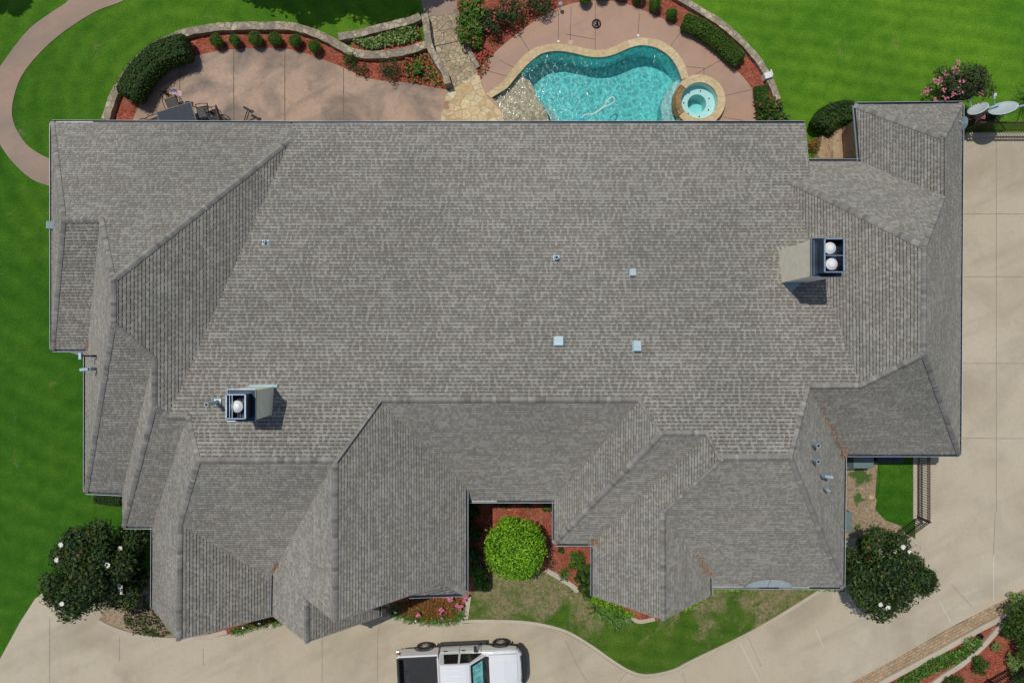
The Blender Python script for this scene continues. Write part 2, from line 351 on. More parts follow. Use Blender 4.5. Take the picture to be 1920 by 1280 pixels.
def brick_mat():
    m, nt, b = mat('red_brick')
    g = nt.nodes.new('ShaderNodeNewGeometry')
    s = N(nt, 'SeparateXYZ'); nt.links.new(g.outputs['Position'], s.inputs[0])
    cb = N(nt, 'CombineXYZ'); nt.links.new(mth(nt, 'ADD', s.outputs[0], s.outputs[1]), cb.inputs[0]); nt.links.new(s.outputs[2], cb.inputs[1])
    br = N(nt, 'TexBrick'); br.inputs['Scale'].default_value = 1.0; br.inputs['Brick Width'].default_value = 0.2; br.inputs['Row Height'].default_value = 0.075
    br.inputs['Mortar Size'].default_value = 0.006; br.inputs['Color1'].default_value = (0.34, 0.20, 0.11, 1); br.inputs['Color2'].default_value = (0.42, 0.26, 0.15, 1); br.inputs['Mortar'].default_value = (0.45, 0.40, 0.33, 1)
    nt.links.new(cb.outputs[0], br.inputs['Vector'])
    nt.links.new(mixc(nt, 1.0, br.outputs[0], ramp(nt, noise(nt, 8, 4), [(0.3, (0.8, 0.8, 0.8)), (0.7, (1.1, 1.1, 1.1))]), 'MULTIPLY'), b.inputs['Base Color'])
    b.inputs['Roughness'].default_value = 0.9
    return m
M_BRICK = brick_mat()
M_STUCCO = simple('beige_stucco', (0.88, 0.80, 0.63), 0.95, var=0.09, sc=3)
M_NAVY = simple('dark_blue_metal', (0.035, 0.055, 0.085), 0.35, 0.7, var=0.35, sc=3)
M_STEELE = simple('metal_edge', (0.36, 0.45, 0.55), 0.4, 0.6, var=0.15)
M_WCAP = simple('white_cap', (0.78, 0.78, 0.76), 0.4, 0.0, var=0.05, sc=8)
M_FLASH = simple('pale_blue_flashing', (0.33, 0.46, 0.49), 0.7, 0.0, var=0.12)
M_VENT = simple('pale_vent_metal', (0.40, 0.53, 0.58), 0.4, 0.2, var=0.07)
M_PIPE = simple('vent_pipe', (0.38, 0.50, 0.58), 0.45, 0.2, var=0.12)
M_BLK = simple('black_metal', (0.018, 0.017, 0.018), 0.5, 0.4, var=0.3)
M_IRON = simple('brown_iron', (0.075, 0.045, 0.032), 0.6, 0.3, var=0.3)
M_WHITE = simple('white_trim', (0.72, 0.72, 0.70), 0.5, var=0.06)
M_SOFFIT = simple('soffit', (0.30, 0.27, 0.23), 0.8)
M_BARK = simple('bark', (0.12, 0.085, 0.055), 0.95, var=0.3, sc=9)

LEAF = dict(
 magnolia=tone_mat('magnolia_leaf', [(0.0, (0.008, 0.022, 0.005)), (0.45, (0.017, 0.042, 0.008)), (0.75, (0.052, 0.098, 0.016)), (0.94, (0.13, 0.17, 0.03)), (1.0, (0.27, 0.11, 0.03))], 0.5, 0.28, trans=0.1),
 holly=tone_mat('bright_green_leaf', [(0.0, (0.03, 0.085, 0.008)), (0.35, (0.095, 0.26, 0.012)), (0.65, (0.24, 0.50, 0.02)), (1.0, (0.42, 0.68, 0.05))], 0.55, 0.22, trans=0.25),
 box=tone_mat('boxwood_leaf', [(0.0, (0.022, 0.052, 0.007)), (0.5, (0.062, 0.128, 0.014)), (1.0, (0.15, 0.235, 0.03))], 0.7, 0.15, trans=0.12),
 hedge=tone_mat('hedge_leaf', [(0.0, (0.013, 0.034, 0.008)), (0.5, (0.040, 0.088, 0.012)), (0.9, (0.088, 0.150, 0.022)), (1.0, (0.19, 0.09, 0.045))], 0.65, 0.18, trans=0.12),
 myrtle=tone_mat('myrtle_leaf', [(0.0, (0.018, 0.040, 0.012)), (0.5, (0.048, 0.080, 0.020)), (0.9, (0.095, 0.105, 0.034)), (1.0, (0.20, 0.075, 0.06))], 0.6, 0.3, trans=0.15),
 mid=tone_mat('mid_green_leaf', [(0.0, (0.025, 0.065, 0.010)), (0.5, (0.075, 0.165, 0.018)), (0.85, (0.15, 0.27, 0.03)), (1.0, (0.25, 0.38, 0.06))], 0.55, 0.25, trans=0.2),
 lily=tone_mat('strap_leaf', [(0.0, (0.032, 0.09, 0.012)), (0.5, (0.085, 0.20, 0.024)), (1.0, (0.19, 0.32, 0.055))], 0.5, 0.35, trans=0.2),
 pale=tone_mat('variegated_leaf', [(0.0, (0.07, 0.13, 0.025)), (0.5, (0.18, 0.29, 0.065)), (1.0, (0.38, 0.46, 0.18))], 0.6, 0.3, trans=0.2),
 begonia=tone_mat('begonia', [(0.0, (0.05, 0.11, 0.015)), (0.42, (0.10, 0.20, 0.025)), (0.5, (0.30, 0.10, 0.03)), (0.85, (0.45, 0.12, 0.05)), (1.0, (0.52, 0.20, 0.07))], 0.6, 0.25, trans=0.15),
)
M_PINK = tone_mat('pink_petal', [(0.0, (0.45, 0.07, 0.16)), (0.5, (0.66, 0.17, 0.28)), (1.0, (0.74, 0.36, 0.44))], 0.7, 0.2, trans=0.15)
M_REDF = tone_mat('red_petal', [(0.0, (0.36, 0.02, 0.035)), (1.0, (0.56, 0.10, 0.12))], 0.7, 0.2, trans=0.1)
M_PETAL = tone_mat('white_petal', [(0.0, (0.72, 0.70, 0.60)), (1.0, (0.86, 0.86, 0.82))], 0.6, 0.3, trans=0.1)

# ---------------------------------------------------------------- foliage
def rdir(rng):
    z = rng.uniform(-1, 1); t = rng.uniform(0, 2*math.pi); s = math.sqrt(1-z*z)
    return Vector((s*math.cos(t), s*math.sin(t), z))
def leaves(mb, parts, n, size, seed, up=0.4, wr=0.5, inner=0.35, zmin=0.02, jit=0.55, mi=0, tone=None, edge=0.04):
    rng = random.Random(seed)
    wts = [r[0]*r[1]+r[1]*r[2]+r[0]*r[2] for c, r in parts]
    for _ in range(n):
        c, r = rng.choices(parts, wts)[0]; c = Vector(c)
        d = rdir(rng)
        if d.z < -0.25: d.z = -d.z*rng.random()
        k = 1.0-inner*(rng.random()**2)+rng.gauss(0, edge)
        p = c+Vector((d.x*r[0], d.y*r[1], d.z*r[2]))*k
        if p.z < zmin: p.z = zmin+rng.random()*0.05
        nrm = (d+rdir(rng)*jit+Vector((0, 0, up))).normalized()
        u = nrm.orthogonal().normalized(); u = Matrix.Rotation(rng.uniform(0, 6.283), 3, nrm) @ u; w = nrm.cross(u)
        L = size*rng.uniform(0.65, 1.25); W = L*wr
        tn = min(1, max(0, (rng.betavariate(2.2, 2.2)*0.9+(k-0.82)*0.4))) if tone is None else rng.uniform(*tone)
        if rng.random() < 0.006: tn = 1.0
        mb.face([p-u*L*.5, p+w*W*.5-nrm*L*.05, p+u*L*.5, p-w*W*.5-nrm*L*.05], mi, tn)
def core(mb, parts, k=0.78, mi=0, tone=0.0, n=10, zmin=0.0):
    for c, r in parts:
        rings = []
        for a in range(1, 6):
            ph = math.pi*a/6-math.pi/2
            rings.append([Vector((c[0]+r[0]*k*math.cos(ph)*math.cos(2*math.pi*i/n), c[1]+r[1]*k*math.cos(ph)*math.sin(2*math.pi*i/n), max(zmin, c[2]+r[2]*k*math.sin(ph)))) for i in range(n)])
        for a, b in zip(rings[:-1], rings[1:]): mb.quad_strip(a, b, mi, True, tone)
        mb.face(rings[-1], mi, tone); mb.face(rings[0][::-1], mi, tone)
def flower(mb, c, r, rng, mi=0):
    a0 = rng.uniform(0, 6.28)
    for i in range(7):
        a = a0+i*0.9; d = Vector((math.cos(a), math.sin(a), 0.25)); w = Vector((-math.sin(a), math.cos(a), 0))
        c_ = Vector(c); mb.face([c_, c_+d*r*.55+w*r*.33, c_+d*r*rng.uniform(.8, 1.15), c_+d*r*.55-w*r*.33], mi, rng.random())
def local(parts, o): return [((c[0]-o[0], c[1]-o[1], c[2]), r) for c, r in parts]

# ================================================================= GROUND, PATHS, DRIVE
POOL_IN = [(922,181),(936,174),(950,165),(965,147),(980,130),(995,115),(1015,101),(1035,96.5),(1052,96),(1077,100),(1102,106),(1127,107.5),(1152,102),(1177,91),(1197,85.5),(1215,86),(1235,92),(1255,106),(1270,127),(1279,150),(1270,163),(1264,182),(1266,204),(1273,222),(1276,240),(1270,256),(1250,262),(1100,264),(960,264),(949,240),(938,205)]
pool_in = smooth_line(GP(POOL_IN), 3, True)
SPA_C = G(1311.5, 188.5, 0.3); SPA_R = 1.20
SPA_HOLE = [Vector((SPA_C.x+.95*math.cos(2*math.pi*i/32), SPA_C.y+.95*math.sin(2*math.pi*i/32), 0)) for i in range(32)]
# one ground sheet to the horizon, with the pool basin cut out of it
mb = MB()
mb.poly([[(-600, -600), (600, -600), (600, 600), (-600, 600)], [(p.x, p.y) for p in pool_in], [(p.x, p.y) for p in SPA_HOLE]], z=0.0)
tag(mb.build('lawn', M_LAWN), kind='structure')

def sheet(name, loop, m, z, kind='structure', thick=0.0, holes=()):
    mb = MB(); L = [(p[0], p[1]) for p in loop]
    mb.poly([L]+[[(p[0], p[1]) for p in h] for h in holes], z=z)
    if thick:
        for lp in [loop]+list(holes):
            A = [Vector((p[0], p[1], z)) for p in lp]; B = [Vector((p[0], p[1], z-thick)) for p in lp]
            mb.quad_strip(A, B, 0, True)
    o = mb.build(name, m); tag(o, kind=kind); return o

# driveway (one slab round the east and south of the house)
drive = GP([(1790,257),(2400,257),(2400,1085),(1925,1103)])+GP([(1890,1122),(1780,1178),(1680,1236),(1590,1284),(1560,1700),(-300,1700)])+GP([(-120,1400),(-40,1290),(0,1235),(38,1165),(66,1122),(78,1112)])+\
    GP([(100,1128),(150,1150),(225,1080),(620,1080),(740,1080),(900,1080),(1540,1060),(1640,960),(1716,1010),(1716,840),(1780,820)])
sheet('driveway', drive, M_DRIVE, 0.012)
# driveway joints
def lines(name, segs, m, w, z):
    mb = MB()
    for pts in segs:
        L = GP(pts, z) if len(pts) < 3 else GS(pts, z)
        A, B = side(L, w); mb.quad_strip(A, B)
    return tag(mb.build(name, m), kind='structure')
lines('driveway_joint', [[(604,1190),(604,1300)],[(720,1162),(709,1186),(708,1300)],[(93,1160),(93,1300)],[(224,1196),(224,1240)],[(381,1215),(381,1247)],
    [(1805,401),(1930,401)],[(1805,519),(1930,519)],[(1805,681),(1930,681)],[(1805,821),(1930,822)],[(1868,822),(1868,960)],[(1866,960),(1863,1040)],
    [(1400,1188),(1428,1250)],[(1279,1259),(1288,1284)],[(1868,257),(1868,401)],[(1868,401),(1868,821)],[(1175,1260),(1150,1290)],[(1060,1200),(1090,1260),(1120,1300)],[(1784,1095),(1823,1138)]], M_JOINTG, 0.024, 0.0165)
lines('pale_driveway_joint', [[(1863,1040),(1863,1127)],[(1762,1127),(1784,1168)],[(1387,1204),(1425,1278)],[(1530,1180),(1545,1215)]], M_JOINTL, 0.03, 0.0175)

# front lawn island and its soil and beds
isl = GS([(868,1168),(905,1166),(960,1167),(1010,1172),(1060,1186),(1105,1212),(1145,1240),(1180,1261),(1215,1268),(1262,1259),(1300,1240)], 0, 4)+GP([(1420,1181),(1540,1108),(1558,1098)])
isl_loop = isl+GP([(1560,1040),(1320,1020),(1100,980),(872,1010),(872,1110)])
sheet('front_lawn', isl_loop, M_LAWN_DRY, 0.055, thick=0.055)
def curb(name, pts, w=0.14, z=0.11, sm=True, zb=-0.02):
    L = GS(pts, z, 4) if sm else GP(pts, z)
    A, B = side(L, w); mb = MB(); mb.quad_strip(A, B)
    Ab = [Vector((p.x, p.y, zb)) for p in A]; Bb = [Vector((p.x, p.y, zb)) for p in B]
    mb.quad_strip(A, Ab); mb.quad_strip(B, Bb); mb.face([A[0], B[0], Bb[0], Ab[0]]); mb.face([A[-1], B[-1], Bb[-1], Ab[-1]])
    return tag(mb.build(name, M_CURB), kind='structure')
curb('kerb', [(864,1165),(905,1164),(960,1165),(1010,1170),(1062,1184),(1107,1210),(1147,1238),(1182,1259),(1215,1266),(1262,1257),(1300,1238),(1420,1179),(1540,1106),(1548,1100)])
curb('kerb', [(183,1165),(215,1180),(255,1192),(300,1198),(340,1199),(385,1194),(425,1184)], 0.2, 0.10)
curb('kerb', [(873,1160),(879,1118)], 0.22, 0.10, False)
curb('kerb', [(1716,850),(1716,972)], 0.16, 0.10, False)
curb('garden_edging', [(1023,1068),(1048,1082),(1078,1102),(1080,1110)], 0.22, 0.10)
curb('garden_edging', [(1182,1158),(1200,1165),(1228,1160)], 0.18, 0.10)

def bed(name, pts, m=M_MULCH, z=0.07, sm=False, n=4):
    L = GS(pts, 0, n, True) if sm else GP(pts)
    return sheet(name, L, m, z, thick=z)
bed('mulch_bed', [(872,925),(1118,925),(1118,1120),(1088,1112),(1060,1092),(1030,1073),(990,1056),(930,1062),(905,1095),(872,1118)], z=0.075)
bed('mulch_bed', [(1085,1100),(1118,1100),(1220,1130),(1235,1163),(1190,1158),(1150,1125)], z=0.072)
bed('mulch_bed', [(725,1105),(870,1105),(872,1150),(848,1163),(800,1164),(760,1158),(733,1146)], z=0.06)
bed('mulch_bed', [(440,1100),(520,1100),(545,1160),(515,1164),(470,1178),(437,1186),(400,1194)], z=0.06)
bed('soil_bed', [(215,1100),(330,1090),(430,1100),(440,1180),(385,1192),(340,1197),(300,1196),(255,1190),(215,1178),(185,1163)], M_SOIL, z=0.045)
# side yard by the fence
bed('soil_bed', [(1560,840),(1650,840),(1644,880),(1640,930),(1655,960),(1690,975),(1690,1003),(1560,1010)], M_SOIL, z=0.035)
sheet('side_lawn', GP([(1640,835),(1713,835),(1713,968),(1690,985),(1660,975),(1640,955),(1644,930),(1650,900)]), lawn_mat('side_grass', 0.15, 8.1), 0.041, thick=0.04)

# left curving path
inner = GS([(260,-30),(235,0),(180,22),(120,60),(75,100),(40,145),(24,195),(26,230),(45,265),(70,286),(105,303)], 0, 4)
outer = GS([(125,365),(95,350),(60,336),(25,305),(0,270),(-14,235),(-20,190),(-10,145),(10,112),(55,55),(100,22),(128,2),(150,-30)], 0, 4)
sheet('path', inner+outer, M_PATH, 0.02)
sheet('path', GP([(792,-40),(790,5),(795,32),(855,27),(858,0),(862,-40)]), M_PATH, 0.022)
# patio west of the steps
pat_edge = [(243,245),(250,226),(262,197),(290,160),(330,125),(370,105),(440,93),(520,91),(560,97),(600,110),(650,130),(680,145),(720,152),(770,157),(842,170)]
patio_top = GS(pat_edge, 0, 4)
sheet('patio', patio_top+GP([(832,200),(828,300),(243,300)]), M_PATIO, 0.03, thick=0.03)
lines('patio_joint', [[(337,126),(337,300)],[(438,93),(438,300)],[(534,92),(534,300)],[(644,128),(644,300)]], M_JOINT, 0.04, 0.035)
# mulch bed round the patio
m_out = GS([(205,228),(216,195),(232,160),(262,120),(305,90),(350,70),(400,60),(440,57),(520,56),(565,60),(605,74),(640,92),(668,107),(700,110),(740,106),(800,90)], 0, 4)
sheet('mulch_bed', m_out+GP([(842,170)])+patio_top[::-1][1:]+GP([(238,300),(205,300)]), M_MULCH, 0.024, thick=0.02)
# flagstone
sheet('flagstone_path', GS([(825,300),(826,232),(832,200),(842,168),(868,150),(896,132),(903,160),(916,186),(938,208),(949,240),(958,270),(958,300)], 0, 2), M_FLAG, 0.045, thick=0.05)
sheet('flagstone_steps', GP([(800,44),(858,24),(868,70),(880,102),(898,134),(874,152),(842,172),(838,152),(826,128),(812,108),(805,75)]), M_FLAGD, 0.052, thick=0.06)
mb = MB()
for i, (a, b_) in enumerate([((796,36),(858,25)),((801,62),(864,48)),((806,92),(872,80))]):
    A = G(*a, 0); B = G(*b_, 0); d = (B-A).normalized(); n = Vector((-d.y, d.x, 0)); z = 0.12-0.02*i
    P = [A, B, B-n*0.72, A-n*0.72]
    T = [Vector((p.x, p.y, z)) for p in P]; mb.face(T); mb.quad_strip(T, [Vector((p.x, p.y, 0)) for p in P], 0, True)
tag(mb.build('flagstone_steps', M_FLAGD), kind='structure')
# pool deck with the pool outline cut out of it
deck_top = GS([(912,186),(904,160),(900,131),(925,102),(955,76),(1000,42),(1050,15),(1100,3),(1160,5),(1210,22),(1280,55),(1330,90),(1378,130),(1408,165),(1418,200),(1420,240)], 0, 4)
sheet('pool_deck', deck_top+GP([(1420,300),(958,300),(957,262),(946,232),(934,205)]), M_DECK, 0.034) if False else None
deck_loop = deck_top+GP([(1420,300),(915,300),(915,240)])
sheet('pool_deck', deck_loop, M_DECK, 0.034, holes=[pool_in, SPA_HOLE])
lines('deck_joint', [[(1047,20),(1047,78)],[(1071,12),(1069,80)],[(1116,5),(1116,96)],[(1199,25),(1196,70)],[(1281,54),(1257,88)],[(1360,108),(1300,142)],[(1287,125),(1320,128)],
    [(1320,128),(1320,141)],[(1361,179),(1412,168)],[(903,130),(953,144)],[(937,113),(967,129)],[(972,62),(993,97)],[(1357,220),(1410,229)],[(1060,64),(1116,74)]], M_JOINT, 0.028, 0.039)
# mulch ring east of the deck
r_out = GS([(858,-30),(1250,-30),(1300,14),(1350,45),(1398,90),(1432,138),(1450,185),(1455,240)], 0, 3)
sheet('mulch_bed', GP([(858,-30)])+GS([(1040,-30),(1262,-30),(1302,18),(1350,48),(1398,93),(1430,140),(1448,185),(1452,240)], 0, 3)+GP([(1452,300),(1420,300)])+deck_top[::-1][:-1]+GP([(895,128),(878,100),(864,66),(856,20)]), M_MULCH, 0.026, thick=0.02)
# paver wall and planting bed in the south-east corner
pav = GP([(1560,1308),(1590,1282),(1680,1234),(1780,1176),(1884,1123),(1925,1100),(2050,1040),(2080,1090),(1935,1160),(1900,1146),(1830,1183),(1760,1222),(1640,1290),(1600,1320)])
sheet('paver_strip', pav, M_PAVER, 0.05, thick=0.05)
sheet('planting_bed', GP([(1640,1290),(1760,1222),(1830,1183),(1900,1146),(1935,1160),(2080,1090),(2300,1100),(2300,1500),(1600,1500),(1600,1320)]), M_MULCH, 0.03, thick=0.03)

# ================================================================= GARDEN WALLS
def stone_wall(pts, w, h, label, m=M_WALL, sm=True, group=None, name='garden_wall'):
    L = GS(pts, 0, 5) if sm else GP(pts, 0)
    rng = random.Random(len(pts)*7+int(w*100)); L2 = []
    for p in L: L2.append(p)
    A, B = side(L2, w)
    A = [p+Vector((rng.uniform(-.015, .015), rng.uniform(-.015, .015), h+rng.uniform(-.012, .012))) for p in A]
    B = [p+Vector((rng.uniform(-.015, .015), rng.uniform(-.015, .015), h+rng.uniform(-.012, .012))) for p in B]
    mb = MB(); mb.quad_strip(A, B)
    Ab = [Vector((p.x, p.y, -.03)) for p in A]; Bb = [Vector((p.x, p.y, -.03)) for p in B]
    mb.quad_strip(A, Ab); mb.quad_strip(B, Bb); mb.face([A[0], B[0], Bb[0], Ab[0]]); mb.face([A[-1], B[-1], Bb[-1], Ab[-1]])
    return tag(mb.build(name, m), label, 'wall', group)
stone_wall([(205,228),(214,198),(230,164),(262,120),(305,88),(350,68),(400,58),(440,55),(500,54),(545,55),(580,63),(615,77),(642,92),(664,103),(695,108),(735,106),(770,99),(803,88)], 0.36, 0.32, 'long low curving fieldstone wall edging the west patio bed', M_WALL)
stone_wall([(638,76),(672,70),(705,62),(745,52),(778,43),(790,36)], 0.34, 0.38, 'short upper fieldstone wall above the small green planter', M_WALL)
stone_wall([(799,38),(803,66),(808,95),(820,120),(834,142),(842,166)], 0.30, 0.62, 'fieldstone side wall along the left of the flagstone steps', M_WALL)
stone_wall([(855,20),(866,62),(880,98),(897,130)], 0.20, 0.22, 'narrow stone edging along the right of the flagstone steps', M_WALL)
stone_wall([(1240,-20),(1266,-2),(1306,22),(1352,52),(1402,98),(1436,146),(1454,190),(1460,225),(1461,262)], 0.30, 0.28, 'curving fieldstone wall between the pool bed and east lawn', M_WALL)
sheet('mulch_bed', GP([(658,82),(700,72),(745,62),(785,50),(792,82),(742,96),(700,99),(668,96)]), M_MULCH, 0.12, thick=0.11)
mb = MB(); c = G(1441, 141, 0.4); mb.box((c.x, c.y, 0.2), (0.36, 0.28, 0.44), 0, 0.3); mb.box((c.x+.14, c.y+.1, 0.42), (0.06, 0.3, 0.1), 0, 0.3)
tag(mb.build('junction_box', M_WHITE, bevel=0.02), 'small white box set on the curving fieldstone wall', 'box')
# tall stone screen wall beside the house (sloping top)
p0 = G(1533, 264, 0); 
mb = MB()
tw = GP([(1521,300),(1530,258),(1549,250),(1600,226)], 0)
hs = [0.9, 0.95, 1.0, 1.3]
top = [Vector((p.x, p.y, h)) for p, h in zip(tw, hs)]
wl = GP([(1522,312),(1533,262),(1546,252),(1606,218)], 0); wr_ = GP([(1600,312)], 0)
loop = GP([(1522,304),(1532,258),(1548,247),(1612,208),(1640,208),(1640,304)], 0)
T = [Vector((p.x, p.y, 1.15)) for p in loop]
cxy = sum((Vector((p.x, p.y, 0)) for p in loop), Vector())/len(loop)
T = [Vector((cxy.x+(p.x-cxy.x)*.965, cxy.y+(p.y-cxy.y)*.965, 0.5)) for p in loop]
mb.poly([[(p.x, p.y) for p in T]], z=0.5); mb.quad_strip(T, [Vector((p.x, p.y, 0)) for p in loop], 0, True)
tag(mb.build('stone_terrace', M_HOUSEST), 'raised terrace faced in gold and brown stone beside the east wing', 'terrace')

# ================================================================= POOL
pool = empty('swimming_pool', G(1110, 180), 0, 'free form swimming pool with turquoise water and tan beach shelf', 'pool')
po = pool.location
def plocal(L, z=None): return [Vector((p.x-po.x, p.y-po.y, p.z if z is None else z)) for p in L]
pin = plocal(pool_in, 0.0)
# coping: strip between the inner edge and the outer edge
cope_in = GS([(920,184),(936,174),(950,165),(965,147),(980,130),(995,115),(1015,101),(1035,96.5),(1052,96),(1077,100),(1102,106),(1127,107.5),(1152,102),(1177,91),(1197,85.5),(1215,86),(1235,92),(1255,106),(1270,127),(1279,150)], 0, 3)
cope_out = GS([(911,178),(930,165),(943,154),(956,137),(970,119),(984,104),(1006,90),(1030,84.5),(1053,84),(1080,88),(1104,94),(1126,95.5),(1148,90),(1172,79),(1195,73),(1218,73.5),(1243,80),(1266,97),(1282,120),(1290,146)], 0, 3)
mb = MB(); zt = 0.075
A = plocal(cope_in, zt); B = plocal(cope_out, zt)
A = [a+(a-b).normalized()*0.03 for a, b in zip(A, B)]
mb.quad_strip(A, B); mb.quad_strip(A, [Vector((p.x, p.y, -0.02)) for p in A]); mb.quad_strip(B, [Vector((p.x, p.y, 0.0)) for p in B])
mb.build('coping', M_COPE, pool)
M_PLASTER = simple('pool_plaster', (0.72, 0.86, 0.84), 0.8, var=0.05, sc=2)
M_TILE = simple('waterline_tile', (0.16, 0.42, 0.40), 0.4, var=0.3, sc=6)
M_SHELF = concrete_mat('beach_shelf', (0.66, 0.52, 0.38), (0.54, 0.43, 0.31), 0.5, sc=0.8)
mb = MB(); mb.poly([[(p.x, p.y) for p in pin]], z=-1.35)
for k in range(len(pin)):
    a, b = pin[k], pin[(k+1) % len(pin)]
    mb.face([a, b, Vector((b.x, b.y, -0.22)), Vector((a.x, a.y, -0.22))], 1)
    mb.face([Vector((a.x, a.y, -0.22)), Vector((b.x, b.y, -0.22)), Vector((b.x, b.y, -1.35)), Vector((a.x, a.y, -1.35))], 0)
mb.build('basin', [M_PLASTER, M_TILE], pool)
sh = GS([(905,175),(930,168),(962,150),(972,133),(984,142),(996,152),(1003,166),(1008,180),(1018,194),(1027,212),(1030,232),(1030,266),(950,270),(925,215)], 0, 3, True)
shp = [Vector((p.x-po.x, p.y-po.y, -0.24)) for p in sh]
mb = MB(); mb.poly([[(p.x, p.y) for p in shp]], z=-0.24); mb.quad_strip(shp, [Vector((p.x, p.y, -1.34)) for p in shp], 0, True)
mb.build('beach_shelf', M_SHELF, pool)
def ledge(pts, z, name, m):
    L = GS(pts, 0, 3, True); L = [Vector((p.x-po.x, p.y-po.y, z)) for p in L]
    mb = MB(); mb.poly([[(p.x, p.y) for p in L]], z=z); mb.quad_strip(L, [Vector((p.x, p.y, -1.34)) for p in L], 0, True)
    return mb.build(name, m, pool)
M_LEDGE = simple('ledge_plaster', (0.55, 0.74, 0.74), 0.8, var=0.05)
ledge([(1030,190),(1022,196),(1033,215),(1034,232),(1034,268),(1046,268),(1050,240),(1046,212)], -0.5, 'entry_step', M_LEDGE)
ledge([(1282,146),(1268,148),(1258,160),(1247,178),(1243,200),(1246,222),(1252,268),(1290,268),(1285,200)], -0.42, 'bench', M_LEDGE)
# water: a closed body that absorbs red light
def water_mat():
    m, nt, b = mat('pool_water'); nt.nodes.remove(b); out = nt.nodes['Material Output']
    tr = nt.nodes.new('ShaderNodeBsdfTransparent'); gl = nt.nodes.new('ShaderNodeBsdfGlossy'); gl.inputs['Roughness'].default_value = 0.10
    g = nt.nodes.new('ShaderNodeNewGeometry')
    w = nt.nodes.new('ShaderNodeTexNoise'); w.inputs['Scale'].default_value = 2.2; w.inputs['Detail'].default_value = 3
    nt.links.new(g.outputs['Position'], w.inputs['Vector'])
    vm = nt.nodes.new('ShaderNodeVectorMath'); vm.operation = 'MULTIPLY_ADD'; vm.inputs[1].default_value = (0.55, 0.55, 0.55)
    nt.links.new(w.outputs['Color'], vm.inputs[0]); nt.links.new(g.outputs['Position'], vm.inputs[2])
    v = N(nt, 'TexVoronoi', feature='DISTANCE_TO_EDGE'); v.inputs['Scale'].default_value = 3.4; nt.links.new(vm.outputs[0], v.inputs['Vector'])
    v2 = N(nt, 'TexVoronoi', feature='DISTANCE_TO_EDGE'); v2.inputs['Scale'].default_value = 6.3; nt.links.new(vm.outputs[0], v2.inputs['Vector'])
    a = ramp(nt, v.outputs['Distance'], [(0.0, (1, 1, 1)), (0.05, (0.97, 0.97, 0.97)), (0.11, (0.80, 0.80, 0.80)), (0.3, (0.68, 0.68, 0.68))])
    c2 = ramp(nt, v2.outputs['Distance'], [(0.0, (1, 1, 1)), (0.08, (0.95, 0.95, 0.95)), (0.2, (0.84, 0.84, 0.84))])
    nt.links.new(mixc(nt, 1.0, a, c2, 'MULTIPLY'), tr.inputs[0])  # caustic light web put into the water's transparent colour
    n1 = noise(nt, 5.5, 3, 0.55, 0.6); n2 = noise(nt, 1.2, 2, 0.5)
    bp = nt.nodes.new('ShaderNodeBump'); bp.inputs['Strength'].default_value = 1.0; bp.inputs['Distance'].default_value = 0.034
    nt.links.new(mth(nt, 'ADD', n1, mth(nt, 'MULTIPLY', n2, 0.5)), bp.inputs['Height']); nt.links.new(bp.outputs[0], gl.inputs['Normal'])
    fr = nt.nodes.new('ShaderNodeFresnel'); fr.inputs[0].default_value = 1.33; nt.links.new(bp.outputs[0], fr.inputs['Normal'])
    mx = nt.nodes.new('ShaderNodeMixShader'); nt.links.new(fr.outputs[0], mx.inputs[0]); nt.links.new(tr.outputs[0], mx.inputs[1]); nt.links.new(gl.outputs[0], mx.inputs[2])
    nt.links.new(mx.outputs[0], out.inputs['Surface'])
    ab = nt.nodes.new('ShaderNodeVolumeAbsorption'); ab.inputs['Color'].default_value = (0.08, 0.90, 0.91, 1); ab.inputs['Density'].default_value = 0.60
    nt.links.new(ab.outputs[0], out.inputs['Volume'])
    return m
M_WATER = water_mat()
cen = sum(pin, Vector())/len(pin)
wat = [Vector((cen.x+(p.x-cen.x)*1.012, cen.y+(p.y-cen.y)*1.012, -0.10)) for p in pin]
mb = MB(); mb.poly([[(p.x, p.y) for p in wat]], z=-0.10); mb.poly([[(p.x, p.y) for p in wat]], z=-1.6, flip=True)
mb.quad_strip(wat, [Vector((p.x, p.y, -1.6)) for p in wat], 0, True)
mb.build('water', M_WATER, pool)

# spa
spa = empty('spa', (SPA_C.x, SPA_C.y, 0), 0, 'round raised spa with pale stone rim beside the pool', 'spa')
def ring(r0, r1, z, a0, a1, n=40): 
    A = [Vector((r0*math.cos(a0+(a1-a0)*i/n), r0*math.sin(a0+(a1-a0)*i/n), z)) for i in range(n+1)]
    B = [Vector((r1*math.cos(a0+(a1-a0)*i/n), r1*math.sin(a0+(a1-a0)*i/n), z)) for i in range(n+1)]
    return A, B
mb = MB(); A, B = ring(0.835, 1.20, 0.32, R(-142), R(140)); mb.quad_strip(A, B)
mb.quad_strip(A, [Vector((p.x, p.y, 0.2)) for p in A]); mb.quad_strip(B, [Vector((p.x, p.y, 0.26)) for p in B])
mb.build('rim', M_COPE, spa)
mb = MB(); A, B = ring(0.835, 1.12, 0.26, R(140), R(218)); mb.quad_strip(A, B); mb.quad_strip(A, [Vector((p.x, p.y, 0.15)) for p in A])
B2 = [Vector((p.x*1.07, p.y*1.07, -0.15)) for p in B]; mb.quad_strip(B, B2); mb.build('spillway', M_SPIL, spa)
mb = MB(); A, B = ring(1.12, 1.12, 0.3, 0, 2*math.pi); mb.quad_strip(A, [Vector((p.x, p.y, -1.3)) for p in A]); mb.build('outer_wall', M_SPIL, spa)
M_SPAP = simple('spa_plaster', (0.58, 0.72, 0.70), 0.7, var=0.04)
